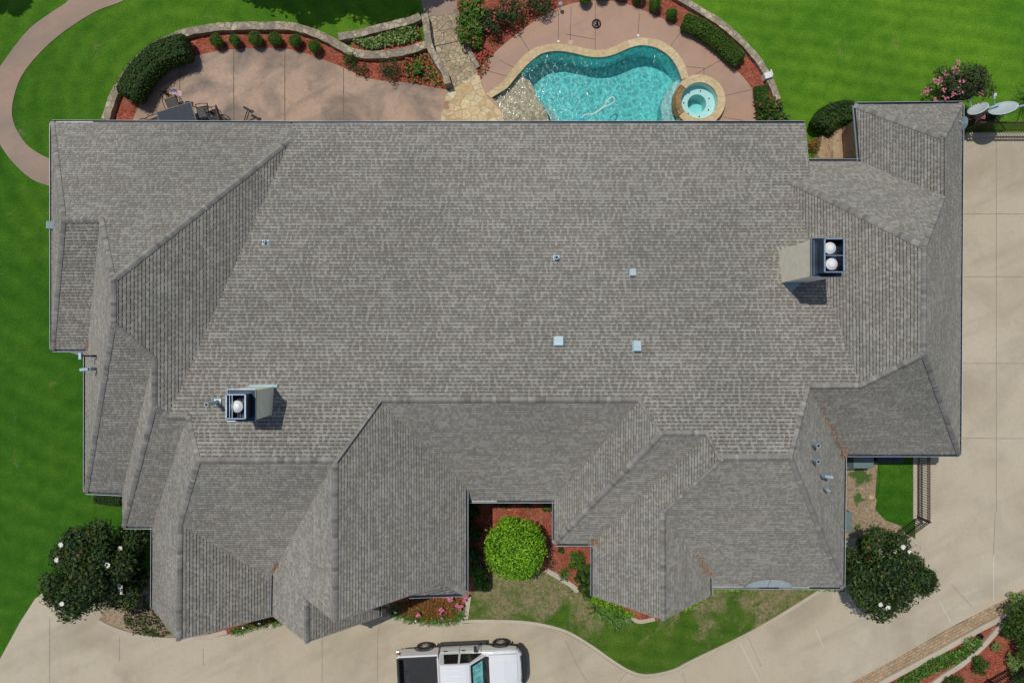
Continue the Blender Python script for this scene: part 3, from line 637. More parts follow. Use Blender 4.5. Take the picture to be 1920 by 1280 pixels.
mb = MB(); mb.lathe([(0.84, 0.22), (0.84, -0.15), (0.44, -0.15), (0.42, -0.85), (0.001, -0.85)], (0, 0, 0), 0, 40); mb.build('seat', M_SPAP, spa)
for i in range(7):
    a = i*2*math.pi/7+.4; mb = MB(); mb.tube((0.62*math.cos(a), 0.62*math.sin(a), -0.155), (0.62*math.cos(a), 0.62*math.sin(a), -0.13), 0.035, 0, 8); mb.build('jet', M_BLK, spa)
for q in ((-0.03, 0.26), (-0.06, -0.28)): mb = MB(); mb.tube((q[0], q[1], -0.86), (q[0], q[1], -0.82), 0.09, 0, 12); mb.build('drain_cover', M_WCAP, spa)
def spaw():
    m = M_WATER.copy(); m.name = 'spa_water'; nt = m.node_tree
    for n in nt.nodes:
        if n.bl_idname == 'ShaderNodeVolumeAbsorption': n.inputs['Density'].default_value = 0.5
        if n.bl_idname == 'ShaderNodeBump': n.inputs['Strength'].default_value = 0.12
        if n.bl_idname == 'ShaderNodeValToRGB':
            for e in n.color_ramp.elements: e.color = (1, 1, 1, 1)
    return m
mb = MB(); mb.lathe([(0.001, -1.0), (0.86, -1.0), (0.86, 0.17), (0.001, 0.17)], (0, 0, 0), 0, 40); mb.build('water', spaw(), spa)

# pool cleaner with its hose
pc = empty('pool_cleaner', (G(1091, 228).x, G(1091, 228).y, -0.1), 0, 'round blue pool cleaner floating with a white hose', 'pool cleaner')
M_BLUE = simple('blue_plastic', (0.02, 0.33, 0.62), 0.35, var=0.1); M_HOSE = simple('white_hose', (0.80, 0.82, 0.80), 0.4, var=0.05)
mb = MB(); mb.lathe([(0.0, 0.07), (0.10, 0.065), (0.17, 0.03), (0.19, -0.03), (0.16, -0.08)], (0, 0, 0), 0, 20); mb.box((0, 0.02, 0.05), (0.2, 0.03, 0.05)); mb.build('body', M_BLUE, pc, smooth=True)
hl = smooth_line([G(x, y, -0.07)-Vector(pc.location)+Vector((0, 0, 0)) for x, y in [(1090,222),(1097,215),(1110,214),(1122,208),(1132,200),(1140,188),(1149,182),(1152,189),(1144,196),(1130,202),(1118,211),(1107,215)]], 5)
hl = [Vector((p.x, p.y, 0.03)) for p in hl]
mb = MB(); mb.path(hl, 0.022, 0, 6); mb.build('hose', M_HOSE, pc)

# ================================================================= HOUSE
V = dict(
    nw=(-19.654,9.333,2.860),w1t=(-17.115,4.654,5.980),s1r=(-15.691,4.639,5.971),wr0=(-14.262,2.186,7.638),wr1=(-14.258,0.589,7.647),
    a4=(-13.261,-0.669,6.774),b4=(-13.264,-2.439,6.766),c5=(-12.875,-2.813,6.458),d5=(-12.169,-2.818,6.437),e6=(-11.535,-4.358,6.974),
    g2=(-6.484,-4.342,7.032),g1r=(-13.065,-7.158,5.195),g1s=(-13.103,-11.685,5.256),g1w=(-15.544,-11.517,2.491),g1wn=(-15.449,-7.941,2.634),
    g1e=(-10.134,-11.609,3.105),vC=(-10.278,-9.961,3.203),w1s=(-19.513,-0.317,3.051),v1=(-17.993,-0.314,3.063),w2s=(-18.285,-6.422,2.743),
    v3=(-16.736,-6.506,2.678),w4s=(-16.716,-7.925,2.667),g2s=(-6.465,-10.201,7.114),g2e=(-1.918,-10.420,3.744),g2en=(-1.916,-6.004,3.735),
    g3n=(-7.995,-10.002,5.472),g3s=(-7.983,-11.679,5.478),g3w=(-10.064,-11.546,3.272),g3e=(-5.645,-11.696,2.984),vD=(-10.010,-9.668,3.370),
    r1l=(-5.037,-2.209,6.177),r1r=(4.865,-2.205,6.201),ne=(12.424,9.236,3.034),nmid=(-9.404,9.231,2.996),vn=(-9.292,8.479,3.343),
    vC2=(-10.134,-9.981,3.133),g2k=(-4.023,-9.928,5.291),cSl=(-1.906,-6.662,3.294),g4v=(8.336,-9.850,3.226),nm2=(12.268,6.688,3.809),
    w2n=(-18.235,-0.365,2.814),ne2=(12.357,7.490,3.553),r2l=(5.572,-3.401,6.699),r2r=(7.295,-3.413,6.645),r3l=(7.671,-4.275,6.925),
    r3r=(10.242,-4.271,6.941),r4l=(11.268,-1.722,6.105),r4r=(13.246,-1.703,6.075),r5s=(14.748,-0.451,7.615),r5n=(14.748,3.384,7.647),
    nvt=(11.404,6.654,3.872),r6n=(17.125,8.067,4.964),r6s=(17.127,5.737,4.959),new=(14.818,10.190,2.551),nee=(19.494,10.283,2.435),
    see=(19.228,-4.830,2.674),nws=(14.953,7.710,2.686),n2w=(12.765,7.720,2.666),c2=(14.276,-4.823,2.690),se2=(14.133,-10.473,2.844),
    g4h=(5.886,-6.542,5.423),g4s=(5.911,-10.821,5.431),g4w=(3.410,-10.698,3.255),g4wn=(3.412,-8.487,3.269),g4e=(8.357,-10.723,3.184),
    g4en=(8.445,-10.425,2.862),r2c=(1.790,-8.474,3.293),r2n=(1.792,-6.659,3.302),
)
V = {k: Vector(p) for k, p in V.items()}
V['g2h'] = Vector((-2.66, -9.76, 4.28)); V['g3en'] = Vector((V['g3e'].x, V['g3n'].y, V['g3e'].z))
FACES = dict(
 main=('y', 1, ['ne','ne2','nm2','nvt','r4r','r4l','r3r','r3l','r2r','r2l','r1r','r1l','g2','e6','d5','c5','vn','nmid'], .140),
 nwN=('y', 1, ['nw','nmid','vn','wr0','s1r','w1t'], .128), w1=('x', 1, ['nw','w1t','w1s'], .13), s1=('y', -1, ['w1t','s1r','v1','w1s'], .14),
 w2=('x', 1, ['s1r','wr0','wr1','w2s','w2n','v1'], .13), Ew=('x', -1, ['wr0','vn','c5','b4','a4','wr1'], .125),
 s3=('y', -1, ['wr1','a4','v3','w2s'], .125), w4=('x', 1, ['a4','b4','w4s','v3'], .13), s5=('y', -1, ['b4','c5','d5','g1wn','w4s'], .125),
 w6=('x', 1, ['d5','e6','g1r','g1s','g1w','g1wn'], .13), s8=('y', -1, ['e6','g2','vD','vC2','vC','g1r'], .125), e7=('x', -1, ['g1r','vC','vC2','g1e','g1s'], .125),
 g2w=('x', 1, ['g2','g2s','g3n','g3s','g3w','vD'], .125), g2E=('x', -1, ['g2','g2s','g2k','g2h','g2e','g2en','r1l'], .115), g2R=('y', -1, ['g2k','g2e','g2h'], .12),
 g3E=('x', -1, ['g3n','g3s','g3e','g3en'], .12), cS=('y', -1, ['r1l','r1r','r2n','cSl','g2en'], .11), r2W=('x', 1, ['r1r','r2l','r2c','r2n'], .115),
 r2S=('y', -1, ['r2l','r2r','g4wn','r2c'], .11), g4W=('x', 1, ['r2r','r3l','g4h','g4s','g4w','g4wn'], .115), r3S=('y', -1, ['r3l','r3r','se2','g4en','g4v','g4h'], .11),
 g4E=('x', -1, ['g4h','g4s','g4e','g4v'], .115), e2=('x', -1, ['r3r','r4l','c2','se2'], .13), r4S=('y', -1, ['r4l','r4r','r5s','see','c2'], .12),
 Wr=('x', 1, ['r4r','r5s','r5n','nvt'], .118), eE=('x', -1, ['r5s','r5n','r6s','r6n','nee','see'], .13), n2=('y', 1, ['nvt','r5n','r6s','nws','n2w','nm2'], .13),
 neN=('y', 1, ['nee','new','r6n'], .13), neW=('x', 1, ['new','r6n','r6s','nws'], .115),
)
def clip(P, ax, sg, val):
    out = []; n = len(P)
    for i in range(n):
        a, b = P[i], P[(i+1) % n]; da = sg*(a[ax]-val); db = sg*(b[ax]-val)
        if da >= 0: out.append(a)
        if (da >= 0) != (db >= 0):
            t = da/(da-db); out.append(tuple(a[k]+(b[k]-a[k])*t for k in range(3)))
    return out
house = empty('house', (0, 0, 0), 0, 'large single storey brick house with grey shingled hip roof and two chimneys', 'house')
PLN = {}
roof = MB(); import time
for fi, (fn, (ax, sg, names, e)) in enumerate(FACES.items()):
    P3 = [V[n] for n in names]
    # upslope direction: 'x' +1 -> +X rises ; 'y' +1 (north slope) rises toward -Y in world
    a = 0 if ax == 'x' else 1; s = sg if ax == 'x' else -sg; b = 1-a
    tris = [[names[i] for i in t] for t in tessellate_polygon([[Vector((p.x, p.y, 0)) for p in P3]])]
    nb = Vector()
    for t in tris:
        n = (V[t[1]]-V[t[0]]).cross(V[t[2]]-V[t[0]])
        if n.z < 0: n = -n
        nb += n
    nb.normalize(); PLN[fn] = (nb, sum(P3, Vector())/len(P3))
    slope = -nb[a]*s/nb.z; dq = e/math.sqrt(1+slope*slope)
    q0 = min(p[a]*s for p in P3)
    dn = Vector((0, 0, 0)); dn[a] = -s; dn.z = -slope; dn.normalize()
    rowcut = {}
    pmin = min(p[b] for p in P3); pmax = max(p[b] for p in P3)
    for t in tris:
        T = [tuple(V[x]) for x in t]
        n = (Vector(T[1])-Vector(T[0])).cross(Vector(T[2])-Vector(T[0]))
        if n.z < 0: T = T[::-1]; n = -n
        if n.length < 1e-6: continue
        n.normalize()
        k0 = int((min(p[a]*s for p in T)-q0)/dq); k1 = int((max(p[a]*s for p in T)-q0)/dq)+1
        for k in range(k0, k1+1):
            ql = q0+k*dq; qh = ql+dq
            S = clip(clip(T, a, s, ql*s), a, -s, qh*s)
            if len(S) < 3: continue
            if k not in rowcut:
                rg = random.Random(fi*1000+k); c = [pmin-rg.uniform(0, .4)]; kinds = []; seg = rg.random(); sl = 0
                while c[-1] < pmax:
                    sl -= 1
                    if sl <= 0: seg = rg.random(); sl = rg.choice((2, 3, 3, 4, 5))
                    kinds.append((1, seg*.26+.5*rg.random())); c.append(c[-1]+rg.choice((.10, .12, .13, .15, .22)))
                    kinds.append((0, seg*.22+.25+.5*rg.random())); c.append(c[-1]+rg.choice((.06, .08, .09, .12)))
                rowcut[k] = (c, kinds)
            c, kinds = rowcut[k]
            lo = min(p[b] for p in S); hi = max(p[b] for p in S)
            import bisect
            j = max(bisect.bisect_right(c, lo)-1, 0)
            while j < len(kinds) and c[j] < hi:
                C = clip(clip(S, b, 1, c[j]), b, -1, c[j+1]); kd, rr = kinds[j]; j += 1
                if len(C) < 3: continue
                h = .022 if kd else .009
                W = []
                for p in C:
                    f = 1-min(1, max(0, (p[a]*s-ql)/dq)); W.append(Vector(p)+n*(h*f+.001))
                roof.face(W, 0, rr)
                sk = (e*.31 if slope > .62 else e*.28) if kd else (.022 if slope > .62 else .011)  # printed band; dark strips also stand for butt shade, wider on steep slopes
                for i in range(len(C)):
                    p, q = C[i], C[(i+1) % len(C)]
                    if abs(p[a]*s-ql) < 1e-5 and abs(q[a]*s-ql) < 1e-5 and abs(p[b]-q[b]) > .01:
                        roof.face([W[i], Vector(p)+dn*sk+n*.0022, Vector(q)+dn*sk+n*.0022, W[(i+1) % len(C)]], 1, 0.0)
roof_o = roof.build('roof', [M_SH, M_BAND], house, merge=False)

# ridge and hip caps
HIPS = 'nw-w1t w1t-w1s w1t-s1r s1r-wr0 wr0-wr1 wr1-w2s vn-wr0 a4-wr1 a4-b4 b4-w4s c5-b4 c5-d5 e6-d5 e6-g1r g1r-g1s e6-g2 r1l-g2 g2-g2s g3n-g3s r1l-r1r r1r-r2l r2l-r2c r2l-r2r r2r-r3l r3l-g4h g4h-g4s r3l-r3r r3r-se2 r4l-r3r r4l-r4r r4r-r5s r5s-see r5s-r5n nvt-r5n r5n-r6s r6s-r6n r6n-new r6n-nee g2h-g2e'.split()
for hi, h in enumerate(HIPS):
    a, b = h.split('-'); A, B = V[a], V[b]
    fs = [k for k, f in FACES.items() if a in f[2] and b in f[2]]
    if len(fs) < 2: continue
    d = (B-A); L = d.length
    if A.z > B.z: A, B = B, A; d = -d
    d.normalize(); wings = []
    for k in fs[:2]:
        n, cc = PLN[k]; w = n.cross(d).normalized()
        if w.dot(cc-(A+B)/2) < 0: w = -w
        wings.append((w, n))
    up = (wings[0][1]+wings[1][1]).normalized()
    mb = MB(); rg = random.Random(hi); t = -0.02; pt = .5
    while t < L:
        e_ = min(t+.19, L+.04); st = .135
        pa, pb = A+d*t, A+d*e_
        tn = rg.choice([rg.uniform(.35, .65), rg.random()])
        def prof(p, lift):
            (w1, n1), (w2, n2) = wings
            return [p+w1*.125+n1*(.018+lift), p+w1*.06+n1*(.03+lift)+up*.004, p+up*(.042+lift), p+w2*.06+n2*(.03+lift)+up*.004, p+w2*.125+n2*(.018+lift)]
        X = prof(pa, .016); Y = prof(pb, .004); mb.quad_strip(X, Y, 0, False, tn)
        Z = [x-up*.016 for x in X]; mb.quad_strip(Z, X, 0, False, 0.0)
        t += st
    mb.build('ridge_cap', M_CAP, roof_o, merge=False)

# gutters along the eaves
GUT = [('nw','nmid'),('nmid','ne'),('w1s','nw'),('v1','w1s'),('w2s','w2n'),('v3','w2s'),('w4s','v3'),('g1wn','w4s'),('g1w','g1wn'),('vC2','g1e'),('g3w','vD'),('g3e','g3en'),('g2e','g2k'),
       ('g2en','g2e'),('cSl','r2n'),('r2n','r2c'),('r2c','g4wn'),('g4wn','g4w'),('g4e','g4v'),('g4en','se2'),('se2','c2'),('c2','see'),('see','nee'),('nee','new'),('new','nws'),('n2w','nws')]
OUTW = {'nw-nmid':(0,1),'nmid-ne':(0,1),'w1s-nw':(-1,0),'v1-w1s':(0,-1),'w2s-w2n':(-1,0),'v3-w2s':(0,-1),'w4s-v3':(-1,0),'g1wn-w4s':(0,-1),'g1w-g1wn':(-1,0),'vC2-g1e':(1,0),'g3w-vD':(-1,0),
 'g3e-g3en':(1,0),'g2e-g2k':(0,-1),'g2en-g2e':(1,0),'cSl-r2n':(0,-1),'r2n-r2c':(-1,0),'r2c-g4wn':(0,-1),'g4wn-g4w':(-1,0),'g4e-g4v':(1,0),'g4en-se2':(0,-1),'se2-c2':(1,0),'c2-see':(0,-1),
 'see-nee':(1,0),'nee-new':(0,1),'new-nws':(-1,0),'n2w-nws':(0,1)}
for a, b in GUT:
    if a == 'w4s': continue
    A, B = V[a], V[b]; o = Vector((*OUTW[a+'-'+b], 0)); wide = .11 if abs(OUTW[a+'-'+b][1]) else .085
    A = A-o*0.0; rg = random.Random(a+b)
    mb = MB(); z1 = Vector((0, 0, -.015)); z2 = Vector((0, 0, -.10))
    mb.face([A+z1, B+z1, B+z2, A+z2], 0); mb.face([A+z2, B+z2, B+z2+o*wide, A+z2+o*wide], 0)
    mb.face([A+o*wide+z1, B+o*wide+z1, B+o*(wide-.004)+z2, A+o*(wide-.004)+z2], 0)
    up_ = Vector((0, 0, .004))
    mb.face([A+o*wide+z1, B+o*wide+z1, B+o*(wide+.018)+z1+up_, A+o*(wide+.018)+z1+up_], 1)
    mb.face([A+o*(wide+.018)+z1+up_, B+o*(wide+.018)+z1+up_, B+o*(wide+.018)+z2, A+o*(wide+.018)+z2], 1)
    # pale patches where the gutter bottom shows new metal
    L = (B-A).length
    for q in range(int(L/2.2)):
        if rg.random() < (.22 if OUTW[a+'-'+b][1] <= 0 else .0) or (a == 'nw' and q == 0):
            t0 = (q+.05)/int(L/2.2); t1 = (q+rg.uniform(.3, .9))/int(L/2.2); P = A.lerp(B, t0); Q = A.lerp(B, t1); zz = Vector((0, 0, -.088))
            mb.face([P+zz+o*.01, Q+zz+o*.01, Q+zz+o*(wide-.01), P+zz+o*(wide-.01)], 1)
    for (p, q) in ((A, -1), (B, 1)): mb.face([p+z1, p+z1+o*(wide+.018), p+z2+o*(wide+.018), p+z2], 1)
    mb.build('gutter', [M_GUT_IN, M_GUT], house)
# rake boards on the gable ends
for a, b in [('g1s','g1w'),('g1s','g1e'),('g3s','g3w'),('g3s','g3e'),('g2s','g3n'),('g2s','g2k'),('g4s','g4w'),('g4s','g4e'),('ne','ne2')]:
    A, B = V[a], V[b]; mb = MB(); o = Vector((0, -.02, 0)) if a != 'ne' else Vector((.02, 0, 0)); z = Vector((0, 0, -.2))
    mb.face([A, B, B+z, A+z]); mb.face([A+o, B+o, B+z+o, A+z+o]); mb.face([A, B, B+o, A+o]); mb.face([A+z, B+z, B+z+o, A+z+o]); mb.build('rake_board', M_SOFFIT, house)
# walls under the roof, soffits
OUT = ['nw','ne','ne2','n2w','nws','new','nee','see','c2','se2','g4en','g4e','g4w','g4wn','r2c','r2n','cSl','g2e','g2k','g3en','g3e','g3w','vD','vC2','g1e','g1w','g1wn','w4s','v3','w2s','w2n','v1','w1s']
L = [V[k].copy() for k in OUT]; n = len(L)
def inset(L, d):
    out = []; n = len(L)
    area = sum(L[i].x*L[(i+1) % n].y-L[(i+1) % n].x*L[i].y for i in range(n)); s = 1 if area > 0 else -1
    for i in range(n):
        p, a, b = L[i], L[i-1], L[(i+1) % n]
        e1 = Vector((p.x-a.x, p.y-a.y)).normalized(); e2 = Vector((b.x-p.x, b.y-p.y)).normalized()
        n1 = Vector((-e1.y, e1.x))*s; n2 = Vector((-e2.y, e2.x))*s
        m_ = (n1+n2); 
        if m_.length < .3: m_ = n1
        m_ = m_/max(m_.dot(n1), .35)
        out.append(Vector((p.x+m_.x*d, p.y+m_.y*d, p.z)))
    return out
I = inset(L, .38)
mb = MB()
T = [Vector((p.x, p.y, p.z-.12)) for p in I]; mb.quad_strip(T, [Vector((p.x, p.y, 0)) for p in I], 0, True)
for pk, wl_, el_ in (('g1s','g1w','g1e'), ('g3s','g3w','g3e'), ('g4s','g4w','g4e')):
    i1, i2 = I[OUT.index(wl_)], I[OUT.index(el_)]; p = V[pk]
    mb.face([Vector((i1.x, i1.y, i1.z-.12)), Vector((i2.x, i2.y, i2.z-.12)), Vector((p.x, (i1.y+i2.y)/2, p.z-.25))])
mb.face([V['g2s']+Vector((0, .35, -.2)), V['g2k']+Vector((0, .35, -.2)), V['g2k']+Vector((0, .35, -4)), V['g3n']+Vector((0, .18, -4)), V['g3n']+Vector((0, .35, -.25))])
mb.build('wall', M_BRICK, house)
mb = MB()
for i in range(n):
    j = (i+1) % n; a, b = L[i], L[j]; c_, d_ = I[j], I[i]
    z = Vector((0, 0, -.115)); mb.face([a+z, b+z, c_+z, d_+z])
mb.build('soffit', M_SOFFIT, house)

def plane_z(fn, x, y):
    n, c = PLN[fn]; return c.z-(n.x*(x-c.x)+n.y*(y-c.y))/n.z
def on_roof(px, py, fn):
    z = 4.0
    for _ in range(30): p = G(px, py, z); z = plane_z(fn, p.x, p.y)
    return G(px, py, z)

# dead leaves washed into valleys and gutter corners
def litter(a, b, f1, f2, n, seed, w=.10):
    rg = random.Random(seed); mb = MB(); A, B = (V[k] if isinstance(k, str) else Vector(k) for k in (a, b))
    for _ in range(n):
        t = rg.random()**.7; p = A.lerp(B, t)+Vector((rg.gauss(0, w), rg.gauss(0, w), 0)); z = max(plane_z(f1, p.x, p.y), plane_z(f2, p.x, p.y))+.035
        a_ = rg.uniform(0, 6.28); u = Vector((math.cos(a_), math.sin(a_), rg.uniform(-.3, .3))); v_ = Vector((-u.y, u.x, rg.uniform(-.3, .3))); s_ = rg.uniform(.025, .05); p = Vector((p.x, p.y, z))
        mb.face([p-u*s_, p+v_*s_*.6, p+u*s_, p-v_*s_*.6], 0, rg.random())
    o = mb.build('leaf_litter', M_LITTER, house, merge=False); o['kind'] = 'stuff'
M_LITTER = tone_mat('dead_leaf', [(0.0, (0.13, 0.075, 0.045)), (0.5, (0.27, 0.15, 0.085)), (1.0, (0.36, 0.24, 0.16))], .9, .1)
litter('r4l', 'c2', 'e2', 'r4S', 260, 1, .07); litter(V['c2'].lerp(V['r4l'], .06), 'c2', 'e2', 'r4S', 130, 2, .10)
litter(V['g4v'].lerp(V['g4h'], .35), 'g4v', 'g4E', 'r3S', 150, 3, .08); litter(V['g4wn'].lerp(V['r2r'], .03), 'g4wn', 'g4W', 'r2S', 90, 4, .07)
litter(V['v1'].lerp(V['s1r'], .05), 'v1', 's1', 'w2', 40, 5, .05); litter(V['vD'].lerp(V['g2'], .1), 'vD', 's8', 'g2w', 50, 6, .05)
# chimneys
def chimney(x0, x1, y0, y1, zb, zt, name, shx, shy, caps, label=None):
    ch = empty(name, ((x0+x1)/2, (y0+y1)/2, zb)); ch.parent = house
    if label: ch['label'] = label
    ox, oy, oz = ch.location
    P = lambda x, y, z: Vector((x-ox, y-oy, z-oz))
    mb = MB(); mb.box(P((x0+x1)/2, (y0+y1)/2, (zb+zt)/2), (x1-x0, y1-y0, zt-zb)); mb.build('chase', M_STUCCO, ch)
    # cap tray with folded rims
    mb = MB(); e = .035
    mb.box(P((x0+x1)/2, (y0+y1)/2, zt+.03), (x1-x0+2*e, y1-y0+2*e, .09), 0)
    for (a, b, c_, d_) in ((x0-e, x1+e, y0-e, y0-e), (x0-e, x1+e, y1+e, y1+e)): mb.tube(P(a, c_, zt+.08), P(b, d_, zt+.08), .014, 1, 6)
    for xx in (x0-e, x1+e): mb.tube(P(xx, y0-e, zt+.08), P(xx, y1+e, zt+.08), .014, 1, 6)
    mb.tube(P(x0+.05, y0+.03, zt+.08), P(x0+.05, y1-.03, zt+.08), .01, 1, 6); mb.build('cap_tray', [M_NAVY, M_STEELE], ch)
    # open shroud
    sx0, sx1 = shx; sy0, sy1 = shy; z0 = zt+.075; z1 = zt+.60; mb = MB(); w = .02
    for (cx_, cy_, dx_, dy_) in (((sx0+sx1)/2, sy0, sx1-sx0, w), ((sx0+sx1)/2, sy1, sx1-sx0, w), (sx0, (sy0+sy1)/2, w, sy1-sy0), (sx1, (sy0+sy1)/2, w, sy1-sy0)):
        mb.box(P(cx_, cy_, (z0+z1)/2), (dx_+.0, dy_, z1-z0), 0)
        mb.box(P(cx_, cy_, z1+.012), (dx_+.03, dy_+.012, .02), 1)
    if len(caps) > 1: mb.box(P((sx0+sx1)/2, (sy0+sy1)/2, z1-.04), (sx1-sx0-.03, .022, .12), 1)
    else:
        mb.box(P(sx0+.10, (sy0+sy1)/2, z1-.05), (.02, sy1-sy0-.03, .08), 1); mb.box(P(sx0+.19, (sy0+sy1)/2, z1-.05), (.02, sy1-sy0-.03, .08), 1)
    mb.build('shroud', [M_NAVY, M_STEELE], ch)
    for (cx_, cy_) in caps:
        mb = MB(); c_ = P(cx_, cy_, zt+.06)
        mb.tube(c_, c_+Vector((0, 0, .34)), .13, 0, 16)
        mb.lathe([(0.001, .52), (.10, .50), (.205, .42), (.21, .395), (.12, .39)], c_, 0, 28); mb.build('flue_cap', M_WCAP, ch, smooth=False)
    return ch
def P2(px, py, z): return G(px, py, z)
a = P2(1461, 467, 4.6)
zt = CAM_H-501.5*(CAM_H-on_roof(1462, 497, 'main').z)/562; c1 = P2(1522, 449, zt); c2_ = P2(1575, 517.5, zt)
x0, x1, y0, y1 = c1.x, c2_.x, c2_.y, c1.y
zb = min(plane_z('main', x0, y1), plane_z('main', x0, y0))
d1 = P2(1546, 448, zt+.6); d2 = P2(1582, 510, zt+.6)
chimney(x0, x1, y0, y1, zb-.5, zt, 'chimney', (d1.x, min(d2.x, x1+.02)), (d2.y, d1.y), [tuple(P2(1557, 465, zt+.5)[:2]), tuple(P2(1560, 495, zt+.5)[:2])], 'stucco chimney with two round white flue caps')
base = on_roof(1459, 467, 'main')
# flashing strip and cricket of this chimney
mb = MB(); f = [on_roof(x, y, 'main')+Vector((0, 0, .05)) for x, y in ((1452,464),(1478,464),(1478,469),(1454,468))]; mb.face(f); mb.build('flashing', M_FLASH, house); mb = MB()
f = [on_roof(x, y, 'main')+Vector((0, 0, .06)) for x, y in ((1466,529),(1472,531),(1486,546),(1484,548))]; mb.face(f)
f = [on_roof(x, y, 'main')+Vector((0, 0, .055)) for x, y in ((1472,530),(1503,530),(1486,545))]; mb.face(f, 0); mb.build('flashing', M_FLASH, house)
zt = CAM_H-446.4*(CAM_H-on_roof(513.6, 726, 'main').z)/481.6; c1 = P2(430, 731.4, zt); c2_ = P2(478.6, 787, zt)
x0, x1, y0, y1 = c1.x, c2_.x, c2_.y, c1.y
d1 = P2(424.5, 739.5, zt+.6); d2 = P2(460, 784.5, zt+.6)
zb = plane_z('main', x1, y1)
chimney(x0, x1, y0, y1, zb-.5, zt, 'chimney', (max(d1.x, x0-.03), d2.x), (d2.y, d1.y), [tuple(P2(444, 762, zt+.5)[:2])], 'stucco chimney with a single round white flue cap')
mb = MB(); f = [on_roof(x, y, 'main')+Vector((0, 0, .06)) for x, y in ((468,721),(521,720),(521,726),(466,726))]; mb.face(f); mb.build('flashing', M_FLASH, house); mb = MB(); f = [on_roof(x, y, 'main')+Vector((0, 0, .05)) for x, y in ((495,775),(507,774),(506,778),(498,780))]; mb.face(f); mb.build('flashing', M_FLASH, house)

def roof_box(px, py, w, d, fn='main', h=.16, label=None, ear=True):
    p = on_roof(px, py, fn); n, _ = PLN[fn]; q = n.to_track_quat('Z', 'Y').to_matrix()
    mb = MB(); mb.box(p+n*h*.5, (w, d, h), 0, M=q)
    mb.box(p+n*.022, (w*1.14, d*1.0, .012), 0, M=q)
    o = mb.build('roof_vent', M_VENT, house, bevel=.012); 
    if label: o['label'] = label
roof_box(1186, 512.5, .24, .30); roof_box(1047.5, 640.5, .34, .37); roof_box(1194, 650, .29, .41)
def pipe(px, py, fn, h=.3, r=.055, flash=True, name='vent_pipe', top=None, m=M_PIPE):
    p = on_roof(px, py, fn); n, _ = PLN[fn]; q = n.to_track_quat('Z', 'Y').to_matrix(); mb = MB()
    if flash:
        mb.box(p+n*.03, (.26, .24, .012), 0, M=q); mb.lathe([(.10, .02), (r+.015, .12)], p, 0, 14)
    t = p+Vector((0, 0, h)); mb.tube(p, t, r, 0, 14, caps=False); mb.lathe([(r, h), (r*.72, h), (r*.72, h-.05)], p, 0, 14); mb.tube(p+Vector((0, 0, h-.06)), p+Vector((0, 0, h-.055)), r*.7, 1, 12)
    if top: mb.tube(t, t+Vector(top), r, 0, 12)
    return mb.build(name, [m, M_BLK], house)
pipe(498, 455, 'main', .22); pipe(1043, 484, 'main', .25, .085)
pipe(408, 754, 'main', .95, .075); pipe(1524, 832, 'e2', .5, .08, False); pipe(1524, 861, 'e2', .5, .08, False)
pipe(1538, 889, 'e2', .35, .07, False, top=(.32, -.05, .02)); pipe(1543, 914, 'e2', .3, .045, False, top=(.14, -.08, .0)); pipe(181, 691, 'w2', .5, .07, False, top=(-.32, -.03, 0))
# roof scraps: elbow flue and the small hood on the west slopes
mb = MB(); p = on_roof(181, 667, 'w2'); mb.tube(p, p+Vector((0, 0, .35)), .04, 1, 8); mb.tube(p+Vector((0, 0, .33)), p+Vector((-.42, 0.02, .33)), .035, 1, 8); mb.box(p+Vector((-.42, 0, .33)), (.10, .26, .12), 0); mb.build('flue_elbow', [M_PIPE, M_BLK], house)
roof_box(99, 423, .30, .30, 'w1', .22, ear=False)
# half-round metal hood over the front bay
hood = MB(); c = G(1439.5, 1101, 2.95); nseg = 20
for k in range(nseg):
    a0, a1 = math.pi*k/nseg, math.pi*(k+1)/nseg
    prev = [Vector((c.x-1.0*math.cos(a0)*1.02, c.y+0.0, 2.85)), Vector((c.x-1.0*math.cos(a1)*1.02, c.y, 2.85))]
    def hp(a, r): return Vector((c.x-1.02*math.cos(a)*r, c.y+.46*math.sin(a), 2.99+.30*math.sin(a)))
    A = [Vector((c.x-1.02*math.cos(a0), c.y, 2.9)), Vector((c.x-1.02*math.cos(a1), c.y, 2.9))]
    hood.face([hp(a0, 1), hp(a1, 1), A[1], A[0]], 0)
    hood.face([A[0], A[1], A[1]+Vector((0, -.04, -.08)), A[0]+Vector((0, -.04, -.08))], 0)
hood.face([Vector((c.x-.008, c.y+.46, 3.297)), Vector((c.x+.008, c.y+.46, 3.297)), Vector((c.x+.008, c.y, 2.91)), Vector((c.x-.008, c.y, 2.91))], 1)
hood.build('bay_hood', [simple('grey_blue_sheet', (0.45, 0.51, 0.53), .6, .0, var=.08), M_BLK], house)

# ================================================================= PLANTS
def shrub(name, label, cat, px, py, z, rx, ry, rz, n, leaf, size, seed, group=None, parts=None, **kw):
    p = G(px, py, z); o = empty(name, (p.x, p.y, 0), 0, label, cat, group)
    parts = parts or [((0, 0, z), (rx, ry, rz))]
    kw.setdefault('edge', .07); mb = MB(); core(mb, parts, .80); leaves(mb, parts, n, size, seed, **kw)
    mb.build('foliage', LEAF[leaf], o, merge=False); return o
BX = [(407,77,13,'leftmost, beside the long dark hedge'),(441,76,12.5,'second from the long dark hedge'),(479.5,74,14,'third from the long dark hedge'),(516,73.5,14,'fourth from the long dark hedge'),
      (553.5,77,13.5,'fifth from the long dark hedge'),(591,88,13,'rightmost of the row, nearest the flowering plants'),
      (1096,-4,13,'cut by the top edge left of the drain joint'),(1128,-9,13,'barely showing above the deck'),(1163,-10,12,'barely showing right of the deck joint'),(1196,-5,14,'half cut by the top edge'),
      (1227.5,9,13.5,'second from the clipped east hedge'),(1259.5,27,12,'nearest the clipped east hedge')]
